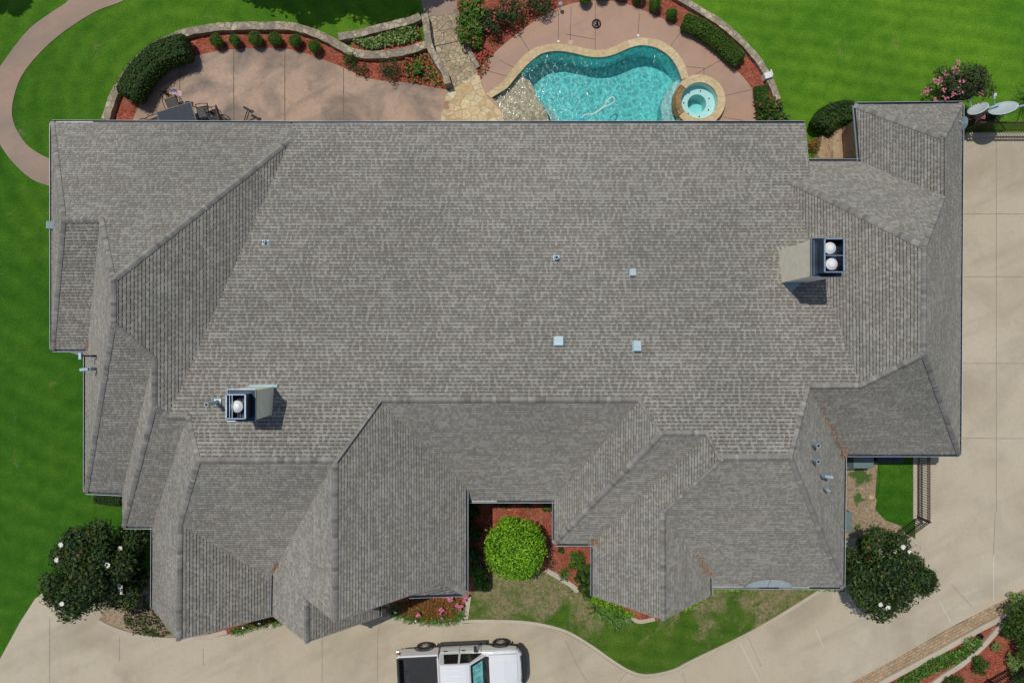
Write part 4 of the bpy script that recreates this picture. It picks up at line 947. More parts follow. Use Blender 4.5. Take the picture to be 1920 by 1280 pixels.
for i, (x, y, r, t) in enumerate(BX):
    rg_ = random.Random(i); rr = r/40.8*rg_.uniform(.97, 1.06)
    shrub('round_shrub', 'round clipped boxwood in red mulch, '+t, 'shrub', x, y, .38, rr, rr, rr*1.05, 1300, 'box', .055, 100+i, 'round clipped boxwoods in red mulch', up=.3, inner=.2, parts=[((0, 0, .38), (rr, rr*.97, rr*1.05))]+[((rr*.35*math.cos(a_), rr*.35*math.sin(a_), .4+rg_.uniform(-.04, .08)), (rr*rg_.uniform(.62, .74),)*3) for a_ in (rg_.uniform(0, 6) for _ in range(4))])
def hedge(name, label, pts, w, h, n, leaf, size, seed, zc=.62, rw=1.0, **kw):
    L = GS(pts, h*.85, 4); o = empty(name, (L[len(L)//2].x, L[len(L)//2].y, 0), 0, label, 'hedge')
    parts = []; acc = 0
    rg = random.Random(seed)
    for i, p in enumerate(L):
        for s in (-.3, 0, .3):
            a = L[max(i-1, 0)]; b = L[min(i+1, len(L)-1)]; d = (b-a); d.z = 0; d.normalize(); nn = Vector((-d.y, d.x, 0))
            parts.append(((p.x-o.location.x+nn.x*w*s, p.y-o.location.y+nn.y*w*s, h*.5), (w*.31*rg.uniform(.92, 1.08), w*.31*rg.uniform(.92, 1.08), h*.5*rg.uniform(.97, 1.03)*(1 if s else 1.04))))
    mb = MB(); kw.setdefault('edge', .09); core(mb, parts, .82, n=8); leaves(mb, parts, n, size, seed, **kw); mb.build('foliage', LEAF[leaf], o, merge=False); return o
hedge('hedge', 'large dark curved hedge at the west end of the patio', [(236,170),(246,150),(262,127),(285,105),(312,90),(338,83)], 1.12, 1.3, 9000, 'hedge', .085, 5, up=.35, inner=.15)
hedge('hedge', 'long clipped curved hedge along the east side of the pool deck', [(1289,38),(1312,48),(1340,66),(1366,88),(1386,108)], .72, .75, 6500, 'box', .07, 6, up=.35, inner=.15)
hedge('hedge', 'short low hedge north of the broad leaved plants', [(1428,164),(1431,182),(1433,196)], .62, .5, 1500, 'box', .065, 7, up=.35)
hedge('hedge', 'rounded dark green hedge beside the stone terrace', [(1548,232),(1556,220),(1575,209),(1598,207)], 1.02, 1.25, 5500, 'hedge', .08, 8, up=.35)
hedge('hedge', 'low yellow green hedge hugging the south east house corner', [(1583,1094),(1586,1060),(1587,1040)], .42, .45, 1100, 'holly', .06, 9)
hedge('hedge', 'low dark hedge under the south west eave', [(178,934),(200,937),(222,938)], .5, .5, 1200, 'hedge', .07, 91)

def strap(mb, c, n, L, rng, w=.035, h=.35, mi=0):
    """arching strap leaves from one crown"""
    for i in range(n):
        a = rng.uniform(0, 6.283); l = L*rng.uniform(.7, 1.15); d = Vector((math.cos(a), math.sin(a), 0)); s = Vector((-d.y, d.x, 0))
        hh = h*rng.uniform(.6, 1.1); tn = rng.random(); P = [Vector(c), Vector(c)+d*l*.35+Vector((0, 0, hh*.8)), Vector(c)+d*l*.75+Vector((0, 0, hh)), Vector(c)+d*l+Vector((0, 0, hh*.55))]
        W = [w*.7, w, w*.8, .003]
        for k in range(3): mb.face([P[k]-s*W[k], P[k]+s*W[k], P[k+1]+s*W[k+1], P[k+1]-s*W[k+1]], mi, tn)
def clumps(name, label, cat, pts, n, L, leaf, seed, w=.03, h=.3, group=None):
    rg = random.Random(seed); c = G(*pts[0]); o = empty(name, (c.x, c.y, 0), 0, label, cat, group); mb = MB()
    for (x, y) in pts: p = G(x, y); strap(mb, (p.x-c.x, p.y-c.y, .02), n, L, rg, w, h)
    mb.build('foliage', LEAF[leaf], o, merge=False); return o
def scatter_px(poly, n, seed):
    rg = random.Random(seed); xs = [p[0] for p in poly]; ys = [p[1] for p in poly]; out = []
    while len(out) < n:
        x, y = rg.uniform(min(xs), max(xs)), rg.uniform(min(ys), max(ys)); ins = False; j = len(poly)-1
        for i in range(len(poly)):
            if (poly[i][1] > y) != (poly[j][1] > y) and x < (poly[j][0]-poly[i][0])*(y-poly[i][1])/(poly[j][1]-poly[i][1])+poly[i][0]: ins = not ins
            j = i
        if ins: out.append((x, y))
    return out
def cover(name, label, cat, poly, n, leaf, size, seed, h=.14, stuff=True, up=.7, group=None, z0=.05, extra=None):
    pts = scatter_px(poly, n, seed); rg = random.Random(seed); c = G(*poly[0]); mb = MB()
    for x, y in pts:
        p = G(x, y); q = Vector((p.x-c.x, p.y-c.y, z0+rg.random()*h)); nrm = (rdir(rg)*.8+Vector((0, 0, up))).normalized(); u = nrm.orthogonal().normalized(); u = Matrix.Rotation(rg.uniform(0, 6.28), 3, nrm)@u; w = nrm.cross(u)
        l = size*rg.uniform(.6, 1.3); mb.face([q-u*l*.5, q+w*l*.25, q+u*l*.5, q-w*l*.25], 0, rg.random())
    ms = [LEAF[leaf]]
    if extra:
        ms.append(extra[0])
        for x, y in scatter_px(poly, extra[1], seed+1):
            p = G(x, y); q = Vector((p.x-c.x, p.y-c.y, z0+h*.9)); flower(mb, q, extra[2], rg, 1)
    o = mb.build(name, ms, merge=False); o.location = (c.x, c.y, 0); tag(o, label, cat, group)
    if stuff: o['kind'] = 'stuff'
    return o
# planter and beds by the steps
cover('ground_cover', 'pale variegated ground cover filling the small walled planter', 'ground cover', [(662,80),(690,78),(740,62),(780,47),(789,75),(770,84),(735,90),(700,97),(680,92)], 1500, 'pale', .16, 11, .22, z0=.14)
cover('flower_patch', 'low green and red flowers in mulch beside the steps', 'flowers', [(758,108),(795,96),(812,125),(828,150),(838,167),(800,160),(765,156),(752,130)], 420, 'mid', .15, 12, .12, extra=(M_REDF, 60, .05))
cover('flower_patch', 'red begonias under the west of the green bushes by the path', 'flowers', [(870,90),(900,80),(925,100),(912,140),(900,150),(886,115)], 520, 'begonia', .10, 14, .15, extra=(M_REDF, 60, .05))
cover('flower_patch', 'red flowering ground cover under the pool side shrubs', 'flowers', [(900,35),(960,20),(1045,-5),(1045,10),(990,40),(950,66),(920,90)], 700, 'begonia', .10, 15, .2, extra=(M_REDF, 55, .05))
def loose(name, label, px, py, r, h, n, leaf, size, seed, fl=None, k=5, group=None, wr=.45):
    p = G(px, py, h*.6); o = empty(name, (p.x, p.y, 0), 0, label, 'shrub', group); rg = random.Random(seed)
    parts = [((0, 0, h*.5), (r*.55, r*.55, h*.4))]
    for i in range(k): a = i*6.283/k+rg.uniform(-.4, .4); parts.append(((r*.55*math.cos(a), r*.55*math.sin(a), h*rg.uniform(.4, .75)), (r*rg.uniform(.3, .5), r*rg.uniform(.3, .5), h*.3)))
    mb = MB(); leaves(mb, parts, n, size, seed, inner=.8, jit=.8, wr=wr); ms = [LEAF[leaf]]
    if fl:
        ms.append(fl[0])
        for _ in range(fl[1]):
            c, rr = rg.choice(parts); d = rdir(rg); d.z = abs(d.z); flower(mb, Vector(c)+Vector((d.x*rr[0], d.y*rr[1], d.z*rr[2])), fl[2], rg, 1)
    mb.build('foliage', ms, o, merge=False)
    mb = MB()
    for c, rr in parts[1:]: mb.tube((0, 0, 0), c, .018, 0, 5, .008)
    mb.build('stem', M_BARK, o); return o
loose('flowering_shrub', 'bushy green shrub nearest the top of the flagstone steps', 884, 22, .85, 1.0, 1500, 'mid', .17, 21, (M_REDF, 10, .07))
loose('flowering_shrub', 'leafy green shrub lower down beside the steps', 884, 62, .75, .9, 1100, 'mid', .17, 22, (M_REDF, 14, .06))
loose('flowering_shrub', 'open shrub with red flowers above the pool deck edge', 922, 40, .8, 1.0, 1300, 'myrtle', .13, 23, (M_REDF, 12, .06))
loose('flowering_shrub', 'sparse dark shrub casting lacy shade on the deck', 955, 22, .75, 1.1, 1000, 'myrtle', .12, 24, (M_REDF, 10, .055))
loose('flowering_shrub', 'dark shrub at the top edge with small red blooms', 1010, 4, .8, .9, 1000, 'myrtle', .12, 25, (M_REDF, 10, .055))
loose('small_shrub', 'small dark grey green shrub at the bend of the patio wall', 655, 111, .42, .6, 520, 'hedge', .08, 26)
loose('rose_bush', 'thin rose bush between the grey green shrub and the flower bed', 676, 130, .42, .5, 260, 'myrtle', .09, 27)
loose('rose_bush', 'wide brownish rose bush in the middle of the patio bed', 730, 128, .68, .7, 800, 'myrtle', .09, 28)
loose('small_shrub', 'dark green leafy plant left of the steps', 782, 129, .32, .5, 330, 'mid', .16, 29)
loose('flowering_shrub', 'orange tipped shrub between the roof and the stone terrace', 1526, 272, .42, .55, 520, 'begonia', .10, 30)
clumps('broad_leaved_plant', 'mass of broad dark leaves at the east end of the deck bed', 'plant', [(1424,195),(1436,205),(1448,200),(1425,214),(1440,222),(1454,212),(1430,230),(1448,232),(1458,224)], 24, .42, 'hedge', 31, .055, .5)

# courtyard plants
shrub('round_bush', 'big bright green round bush filling the entry courtyard', 'bush', 966, 1027, 1.5, 1.32, 1.38, 1.15, 16000, 'holly', .125, 40,
      parts=[((0, 0, 1.45), (1.25, 1.3, 1.1)), ((-.5, .35, 1.6), (.75, .75, .9)), ((.5, .4, 1.6), (.75, .8, .9)), ((.1, -.55, 1.6), (.9, .75, .95)), ((-.45, -.45, 1.5), (.8, .8, .9)), ((.55, -.35, 1.5), (.75, .75, .95)), ((.95, .2, 1.3), (.42, .5, .6)), ((-.95, -.1, 1.3), (.42, .5, .6)), ((-.3, 1.0, 1.3), (.5, .4, .6)), ((.3, -1.1, 1.2), (.5, .38, .6))], up=.45, inner=.32, jit=.85, edge=.09)
for i, (x, y, r, t) in enumerate([(944,943,.28,'left'),(988,943,.26,'middle'),(1025,949,.30,'right')]):
    loose('small_shrub', 'small green shrub below the courtyard gutter, %s one of three' % t, x, y, r, .45, 260, 'mid', .12, 41+i, group='three small shrubs below the courtyard gutter')
loose('small_shrub', 'small dark plant in mulch just under the gutter corner', 1052, 1031, .2, .3, 130, 'hedge', .1, 45)
loose('small_shrub', 'dense dark shrub at the left of the elephant ear leaves', 1080, 1052, .5, .6, 800, 'mid', .11, 46)
clumps('broad_leaved_plant', 'big glossy leaves beside the gabled wing in the courtyard', 'plant', [(1093,1056),(1098,1068),(1090,1080),(1098,1092),(1094,1106)], 9, .42, 'hedge', 47, .12, .6)
clumps('spiky_plant', 'small spiky plant beside the path light in courtyard mulch', 'plant', [(1057,1074)], 26, .38, 'lily', 48, .02, .3)
clumps('spiky_plant', 'thin spiky plant at the foot of the round bush', 'plant', [(1035,1058)], 14, .3, 'myrtle', 49, .015, .2)
cover('ground_cover', 'yellow green creeping plant under the gable rake', 'ground cover', [(1103,1070),(1112,1070),(1112,1112),(1150,1130),(1190,1148),(1185,1156),(1160,1150),(1120,1135),(1104,1122),(1095,1105)], 1700, 'holly', .11, 50, .2)
clumps('daylilies', 'arching green daylilies below the gable rake', 'plant', [(1118,1138),(1130,1145),(1142,1150),(1155,1152),(1168,1153),(1148,1162)], 26, .5, 'lily', 51, .022, .35)
cover('ground_cover', 'yellow green strip along the east side of the front gable', 'ground cover', [(1290,1130),(1322,1112),(1328,1117),(1300,1138),(1282,1146)], 400, 'holly', .1, 52, .1)
cover('ground_cover', 'thin green strip along the front eave', 'ground cover', [(1330,1098),(1390,1100),(1390,1106),(1330,1106)], 200, 'holly', .1, 521, .1)
cover('ground_cover', 'bright green strip along the south east front eave', 'ground cover', [(1480,1098),(1582,1098),(1582,1106),(1500,1106)], 500, 'holly', .1, 522, .12)
for i, (x, y) in enumerate([(884,960),(888,1000),(890,1040),(896,1070),(905,1090)]):
    loose('shade_plant', 'dark leafy plant in the shaded strip along the courtyard wall, %s from the top' % ('first','second','third','fourth','fifth')[i], x, y, .45, .6, 420, 'hedge' if i < 3 else 'mid', .2, 53+i, group='dark plants in the courtyard shade', wr=.7)
# flower bed by the drive
cover('flower_bed_plants', 'red and green begonias in the bed between gable and drive', 'flowers', [(745,1130),(780,1120),(862,1118),(868,1145),(845,1156),(800,1157),(760,1150)], 2600, 'begonia', .09, 60, .16)
clumps('border_grass', 'green border grass edging the begonia bed along the drive', 'plant', [(737,1144),(748,1151),(760,1156),(774,1159),(790,1161),(806,1162),(822,1162),(838,1161),(852,1158),(864,1152),(866,1140),(740,1136)], 30, .3, 'lily', 61, .016, .2)
rg = random.Random(5); c0 = G(855, 1135); pl = empty('pink_lilies', c0, 0, 'clusters of pink lilies at the right end of the begonia bed', 'flowers')
for (x, y, n_, r_) in ((843,1124,9,.12),(861,1137,16,.16),(829,1146,6,.11),(826,1141,4,.04),(784,1153,4,.09),(873,1121,8,.14)):
    p = G(x, y, .4)-c0; mb = MB(); q = G(x, y, 0)-c0
    for _ in range(n_): flower(mb, (p.x+rg.uniform(-r_, r_), p.y+rg.uniform(-r_, r_), .36+rg.random()*.08), .065, rg, 0)
    mb.build('flower_cluster', M_PINK, pl, merge=False); mb = MB(); mb.tube((p.x, p.y, 0), (p.x, p.y, .36), .012, 0, 5); mb.build('stem', LEAF['lily'], pl)
cover('flower_bed_plants', 'narrow strip of red begonias under the small gable eave', 'flowers', [(440,1176),(470,1164),(512,1155),(525,1160),(500,1170),(450,1180)], 800, 'begonia', .09, 62, .12)
clumps('border_grass', 'green border grass in front of the narrow begonia strip', 'plant', [(442,1182),(455,1179),(468,1174),(482,1170),(497,1167),(512,1165),(524,1163)], 30, .27, 'lily', 63, .016, .2)
cover('dry_plants', 'dry brown groundcover by the west front corner', 'ground cover', [(240,1125),(285,1110),(320,1180),(310,1192),(255,1185),(235,1165)], 900, 'myrtle', .12, 64, .2)

# trees
def tree(name, label, px, py, z, r, h, n, leaf, size, seed, group=None, flowers=0, red=0, sq=1.0, cat='tree', fsize=.16, loc=None, lobes=26):
    p = G(px, py, z) if loc is None else Vector(loc); o = empty(name, (p.x, p.y, 0), 0, label, cat, group); rg = random.Random(seed)
    zt = z+h*.45; zb = max(.5, z-h*.5); parts = [((0, 0, z), (r*.62, r*.62*sq, h*.42))]
    for i in range(lobes):
        d = rdir(rg); rr = r*rg.uniform(.2, .34); k = rg.uniform(.72, .9)
        parts.append(((d.x*r*k*.92, d.y*r*k*.92*sq, z+d.z*h*.36), (rr, rr, rr*.85)))
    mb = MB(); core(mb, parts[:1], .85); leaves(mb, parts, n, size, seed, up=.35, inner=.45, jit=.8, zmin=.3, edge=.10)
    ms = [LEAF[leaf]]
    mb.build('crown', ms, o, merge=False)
    if flowers:
        for i in range(flowers):
            mb = MB(); c, rr = rg.choice(parts[1:]); d = Vector((rg.uniform(-.5, .5), rg.uniform(-.5, .5), 1)).normalized()
            c = Vector((c[0]+d.x*rr[0], c[1]+d.y*rr[1], max(c[2], z)+rr[2]*1.02)); flower(mb, c, fsize*rg.uniform(.7, 1.15), rg); mb.build('flower', M_PETAL, o, merge=False)
    mb = MB(); mb.tube((0, 0, -.05), (0.03, 0, z-h*.15), .11, 0, 10, .08); rg2 = random.Random(seed)
    for i in range(7):
        c, rr = parts[1+i]; mb.tube((0.02, 0, z-h*.3), c, .05, 0, 6, .015)
    mb.build('trunk', M_BARK, o); return o
tree('magnolia_tree', 'dark glossy magnolia with white flowers at the south west house corner', 187, 1073, 2.5, 2.18, 3.6, 24000, 'magnolia', .155, 70, flowers=9, sq=1.16, fsize=.12)
tree('magnolia_tree', 'dark glossy magnolia with white flowers beside the drive and iron fence', 1668, 1071, 2.5, 1.95, 3.4, 22000, 'magnolia', .15, 71, flowers=20, sq=1.02, fsize=.12)
# crape myrtle
o = tree('crape_myrtle', 'loose crape myrtle with pink blossom behind the satellite dishes', 1800, 166, 1.9, 1.42, 2.2, 6500, 'myrtle', .11, 72, sq=.72, lobes=18)
mb = MB(); rg = random.Random(9)
for (x, y, z) in ((1789,137,2.6),(1790,130,2.6),(1772,141,2.5),(1762,150,2.4),(1752,151,2.3),(1740,170,2.2),(1733,172,2.1),(1770,170,2.7),(1760,155,2.4),(1788,176,2.6),(1801,172,2.6),(1842,175,2.3),(1753,187,2.2),(1797,118,2.2),(1809,143,2.5),(1803,155,2.8),(1774,187,2.5),(1814,225,1.4),(1830,222,1.4),(1843,220,1.5)):
    p = G(x, y, z)-Vector((o.location.x, o.location.y, 0))
    mb = MB()
    for _ in range(9): flower(mb, p+Vector((rg.gauss(0, .07), rg.gauss(0, .07), rg.gauss(0, .04))), .042, rg)
    mb.build('blossom', M_PINK, o, merge=False)
shrub('low_shrub', 'low purple tinged shrub under the satellite dishes', 'shrub', 1835, 218, .5, 1.1, .42, .45, 1500, 'myrtle', .1, 73)
clumps('ornamental_grass', 'tuft of long grass at the right edge above the dishes', 'plant', [(1915,190),(1922,178)], 40, .95, 'lily', 74, .012, .6)
# trees outside the frame whose shade falls into it
for i, (x, y, z, r) in enumerate([(-11.9, 18.55, 5.2, 2.3), (-8.0, 18.45, 5.6, 2.7), (-9.6, 20.4, 5.0, 2.6), (-24.6, 17.9, 4.5, 1.2), (-4.6, 18.3, 4.2, 1.2)]):
    tree('unseen_shade_tree', 'broad unseen shade tree on the north lawn, %s from the west' % ('second','third','fourth','first','fifth')[i], 0, 0, z, r, 4.2, 10000, 'mid', .33, 80+i, group='shade trees beyond the north edge', loc=(x, y, 0), lobes=16)

# south-east corner
cover('ground_cover', 'bright green creeping plants in the kerbed planter strip', 'ground cover', [(1655,1290),(1720,1245),(1745,1228),(1790,1215),(1832,1190),(1838,1205),(1800,1235),(1740,1262),(1690,1290)], 3200, 'lily', .12, 90, .2)
curb('garden_edging', [(1600,1313),(1640,1288),(1765,1221),(1830,1184),(1900,1147)], .24, .14, False, 0)
curb('garden_edging', [(1740,1290),(1770,1268),(1805,1245),(1840,1215),(1865,1188),(1888,1160)], .22, .14, True, 0)
loose('dark_shrub', 'dark evergreen shrub at the right edge above the red mulch', 1925, 1165, 1.1, 1.4, 2600, 'hedge', .14, 92)
loose('pale_shrub', 'pale yellow green shrub at the right edge by the paver end', 1912, 1128, .55, .8, 700, 'pale', .12, 93)
loose('dark_shrub', 'tall dark shrub at the right edge below the evergreen', 1935, 1205, 1.0, 1.2, 2000, 'hedge', .14, 94)
loose('dark_shrub', 'wide dark shrub in the bottom right corner under the railing', 1925, 1268, .9, .5, 1800, 'hedge', .13, 941)
loose('dark_shrub', 'bushy dark shrub between the evergreen and the mulch at the right edge', 1896, 1178, .55, .8, 1100, 'hedge', .13, 942)
loose('small_shrub', 'dark spiky shrub in the red mulch of the south east bed', 1838, 1247, .5, .6, 600, 'hedge', .12, 95)
loose('small_shrub', 'low dark shrub at the bottom edge of the south east bed', 1795, 1290, .8, .6, 1100, 'hedge', .12, 96)
loose('small_shrub', 'thin pale plant in the red mulch near the kerb', 1868, 1212, .3, .4, 200, 'pale', .1, 97)
loose('small_shrub', 'pale bush just above the bottom right corner railing', 1905, 1240, .5, .7, 500, 'pale', .12, 98)
clumps('spiky_plant', 'yellow striped plant at the point of the kerbed planter', 'plant', [(1815,1198),(1808,1204)], 20, .3, 'pale', 99, .02, .25)

# ================================================================= OBJECTS
# path lights
M_SILV = simple('silver_globe', (0.75, 0.75, 0.75), .15, .9, var=.05)
ref = None
for (x, y, t) in ((741.5,1147,'at the left end of the begonia bed'),(780,1163,'on the lower edge of the begonia bed, left'),(828.5,1158,'in the grass at the lower right of the begonia bed'),(1058,1086,'at the kerb of the courtyard mulch'),(456,1176,'in the narrow strip, left one'),(486,1168,'in the narrow strip, right one')):
    p = G(x, y, .35)
    if ref is None:
        ref = empty('path_light', (0, 0, 0)); mb = MB(); mb.tube((0, 0, 0), (0, 0, .3), .012, 0, 8); mb.build('stake', M_BLK, ref)
        mb = MB(); mb.lathe([(.001, .40), (.05, .385), (.078, .34), (.07, .29), (.03, .27)], (0, 0, 0), 0, 16); mb.build('globe', M_SILV, ref, smooth=True); q = ref
    else: q = copy_tree(ref)
    q.location = (p.x, p.y, 0); tag(q, 'small silver globe garden light '+t, 'garden light', 'silver globe garden lights')
p = G(1051, 8, .5); o = empty('path_light', (p.x, p.y, 0), 0, 'single garden light among the dark shrubs north of the pool', 'garden light'); mb = MB(); mb.tube((0, 0, 0), (0, 0, .5), .015, 0, 8); mb.build('stake', M_BLK, o); mb = MB(); mb.lathe([(.001, .6), (.09, .54), (.1, .5), (.05, .48)], (0, 0, 0), 0, 16); mb.build('shade', M_PIPE, o)

# patio table, chairs
def table():
    p = G(332, 222, .75); o = empty('patio_table', (p.x, p.y, 0), R(17), 'dark mesh patio table with pale frame under the north west eave', 'table')
    M = simple('mesh_top', (0.062, 0.072, 0.082), .9, 0, var=.35, sc=20, spec=.15); mb = MB(); W, D = 1.62, 1.05
    mb.box((0, 0, .74), (W, D, .02)); mb.build('tabletop', M, o)
    mb = MB(); g = .022
    for s in (-1, 1): mb.box((0, s*D/2, .745), (W+.04, g*1.6, .035)); mb.box((s*W/2, 0, .745), (g*1.6, D-.04, .035))
    mb.build('frame', simple('grey_frame', (0.13, 0.16, 0.18), .7, 0), o)
    for sx in (-1, 1):
        for sy in (-1, 1): mb = MB(); mb.tube((sx*(W/2-.08), sy*(D/2-.08), .73), (sx*(W/2-.03), sy*(D/2-.03), 0), .022, 0, 8); mb.build('leg', M_BLK, o)
    return o
table()
def chair(label, px, py, rz, first=[None]):
    p = G(px, py, .5)
    if first[0] is None:
        o = empty('patio_chair', (0, 0, 0)); first[0] = o; w, d = .54, .5
        mb = MB()
        for i in range(9): mb.box((-w/2+.03+i*(w-.06)/8, 0, .43), (.012, d-.02, .012))
        for i in range(9): mb.box((0, -d/2+.03+i*(d-.06)/8, .434), (w-.02, .012, .012))
        mb.path([(-w/2, -d/2, .43), (w/2, -d/2, .43), (w/2, d/2, .43), (-w/2, d/2, .43), (-w/2, -d/2, .43)], .016, 0, 6); mb.box((0, 0, .425), (w*.86, d*.84, .006)); mb.build('seat', M_BLK, o)
        mb = MB(); arc = [(-w/2, -d/2, .43), (-w/2-.01, -d/2-.12, .7), (-w/2+.05, -d/2-.19, .88), (-.12, -d/2-.23, .97), (.12, -d/2-.23, .97), (w/2-.05, -d/2-.19, .88), (w/2+.01, -d/2-.12, .7), (w/2, -d/2, .43)]
        mb.path(arc, .017, 0, 6)
        for i in range(7):
            x = -w/2+.07+i*(w-.14)/6; x2 = -x*.6; mb.tube((x, -d/2-.02, .46), (x2, -d/2-.2, .93-abs(x2)*.25), .011, 0, 5); mb.tube((-x*.2, -d/2-.05, .52), (x, -d/2-.16, .84), .011, 0, 5)
        mb.build('backrest', M_BLK, o)
        for s in (-1, 1):
            mb = MB(); mb.path([(s*w/2, -d/2-.1, .66), (s*(w/2+.05), -.1, .67), (s*(w/2+.06), d/2-.05, .64), (s*(w/2+.02), d/2, .43)], .016, 0, 6); mb.build('armrest', M_BLK, o)
            for t in (-1, 1): mb = MB(); mb.tube((s*w/2, t*d/2, .43), (s*(w/2+.03), t*(d/2+.03), 0), .016, 0, 6); mb.build('leg', M_BLK, o)
        q = o
    else: q = copy_tree(first[0])
    q.location = (p.x, p.y, 0); q.rotation_euler = (0, 0, rz); tag(q, label, 'chair', 'dark metal patio chairs round the table'); return q
chair('metal patio chair at the upper left side of the table', 322, 193, R(200)); chair('metal patio chair close to the right end of the table', 379, 210, R(100))
chair('outermost metal patio chair pushed up behind the right hand chair', 398, 217, R(112)); chair('metal patio chair mostly under the eave at the left of the table', 291, 231, R(-70))
# small flag on a stick
p = G(339, 190, 0); fl = empty('garden_flag', (p.x, p.y, 0), 0, 'tiny red white and blue striped flag on a thin stick by the chairs', 'flag')
mb = MB(); mb.tube((0, 0, 0), (0, 0, 1.0), .008, 0, 6); mb.build('stick', M_HOSE, fl)
M_R = simple('flag_red', (0.5, 0.10, 0.14), .8); M_W = simple('flag_white', (0.75, 0.72, 0.74), .8); M_B = simple('flag_blue', (0.07, 0.09, 0.25), .8)
mb = MB(); ns = 13; FW, FH = .42, .26
for i in range(ns):
    a, b = FH*i/ns, FH*(i+1)/ns
    for k in range(6):
        xa, xb = FW*k/6, FW*(k+1)/6; mi = 0 if i % 2 == 0 else 1
        if xb <= FW*.51 and i >= 6: mi = 2
        f = lambda x, y: Vector((x, y*.9+.03*math.sin(x*14), .78+.02*math.sin(x*18)+y*.35-.15*x))
        mb.face([f(xa, a), f(xb, a), f(xb, b), f(xa, b)], mi)
rg = random.Random(3)
for i in range(5):
    for j in range(4):
        c_ = Vector((.025+.04*i, .145+.03*j, 0)); z = .785+.02*math.sin(c_.x*18)+c_.y*.35-.15*c_.x+.004; s_ = .007
        mb.face([Vector((c_.x-s_, c_.y*.9+.03*math.sin(c_.x*14)-s_, z-.002)), Vector((c_.x+s_, c_.y*.9+.03*math.sin(c_.x*14)-s_, z-.002)), Vector((c_.x, c_.y*.9+.03*math.sin(c_.x*14)+s_, z+.002))], 1)
mb.build('cloth', [M_R, M_W, M_B], fl, merge=False)
# black stand on the patio
st = empty('patio_stand', G(464, 216, 0), 0, 'black two legged metal stand with a short slanted top bar on the patio', 'stand')
def SP(x, y, z): return G(x, y, z)-Vector(st.location)
mb = MB()
for dx in (0, 4.2): mb.tube(SP(456+dx, 232, .05), SP(464+dx, 207, .55), .02, 0, 8)
mb.build('leg', M_BLK, st); mb = MB(); mb.tube(SP(457, 201, .6), SP(473, 210, .6), .05, 0, 10); mb.lathe([(.001, .02), (.10, .01), (.11, -.02)], SP(472, 209, .6), 0, 14, sx=1, sy=.7); mb.build('top_bar', M_BLK, st)

# deck fittings
def disc(name, label, cat, px, py, r, h, m, rings=False):
    p = G(px, py, .04); mb = MB(); mb.lathe([(.001, h), (r*.96, h), (r, h-.01), (r, -.01)], (0, 0, 0), 0, 24); o = mb.build(name, m); o.location = (p.x, p.y, .04); tag(o, label, cat); return o
fp = empty('umbrella_stand', (G(1118,46).x, G(1118,46).y, .035), 0, 'round dark umbrella stand with pierced pattern on the deck joint', 'umbrella stand')
mb = MB(); mb.lathe([(.215, .0), (.215, .05), (.19, .065), (.17, .05)], (0, 0, 0), 0, 28)
for i in range(14):
    a = i*6.283/14; mb.tube((.06*math.cos(a), .06*math.sin(a), .08), (.2*math.cos(a+.25), .2*math.sin(a+.25), .055), .008, 0, 5)
mb.build('base', M_BLK, fp); mb = MB(); mb.tube((0, 0, 0), (.015, -.02, .32), .032, 0, 10); mb.lathe([(.07, .0), (.07, .09), (.03, .1)], (0, 0, 0), 0, 14); mb.build('tube', M_NAVY, fp)
disc('skimmer_lid', 'small white round lid at the left end of a deck joint', 'lid', 1047, 78, .055, .012, M_WHITE); disc('skimmer_lid', 'small white round lid below the right deck joint', 'lid', 1196.5, 67, .055, .012, M_WHITE)
disc('skimmer_lid', 'pale pink round cover at the pool coping', 'lid', 1070, 80, .115, .012, simple('pale_pink_lid', (0.58, 0.40, 0.30), .8))

# satellite dishes on poles
def dish(label, base, px, py, z, rx, ry, tilt, az, arm, lnb):
    c = G(px, py, z); b = G(*base, 0); o = empty('satellite_dish', (b.x, b.y, 0), 0, label, 'satellite dish'); rel = c-Vector((b.x, b.y, 0))
    q = Matrix.Rotation(az, 3, 'Z') @ Matrix.Rotation(tilt, 3, 'X')
    M = simple('dish_grey', (0.50, 0.56, 0.59), .5, .1, var=.05)
    mb = MB(); n = 36; R_ = []
    for k in range(6):
        f = (k+.001)/5; R_.append([rel+q@Vector((rx*f*math.cos(t), ry*f*math.sin(t), .14*f*f*rx)) for t in [6.2832*i/n for i in range(n)]])
    for a, b2 in zip(R_[:-1], R_[1:]): mb.quad_strip(a, b2, 0, True)
    lip = [p+(p-rel).normalized()*.02-q@Vector((0, 0, .02)) for p in R_[-1]]; mb.quad_strip(R_[-1], lip, 0, True); mb.build('reflector', M, o, smooth=True)
    mb = MB(); foot = rel+q@Vector((0, -ry*.9, .05)); tip = rel+q@Vector(arm); mb.tube(foot, tip, .022, 0, 8); mb.build('feed_arm', M_PIPE, o)
    mb = MB(); mb.box(tip, lnb, 0, M=q); mb.tube(tip, tip-q@Vector((0, 0, .16)), .045, 0, 12); mb.build('feed_horn', M_WHITE, o)
    mb = MB(); mb.tube((0, 0, 0), (0, 0, rel.z-.1), .035, 0, 10); mb.tube((0, 0, rel.z-.12), rel-q@Vector((0, 0, .04)), .04, 0, 8); mb.build('pole', M_PIPE, o)
# elevation tilt: the reflectors look up toward the south-west sky
dish('smaller pale satellite dish nearest the roof corner', (1822,222), 1834, 205, 1.9, .42, .36, R(56), R(218), (0, -.35, .48), (.26, .08, .08))
dish('larger grey satellite dish at the right of the pair', (1868,222), 1881, 205, 1.9, .57, .50, R(54), R(207), (.1, -.40, .62), (.16, .12, .1))
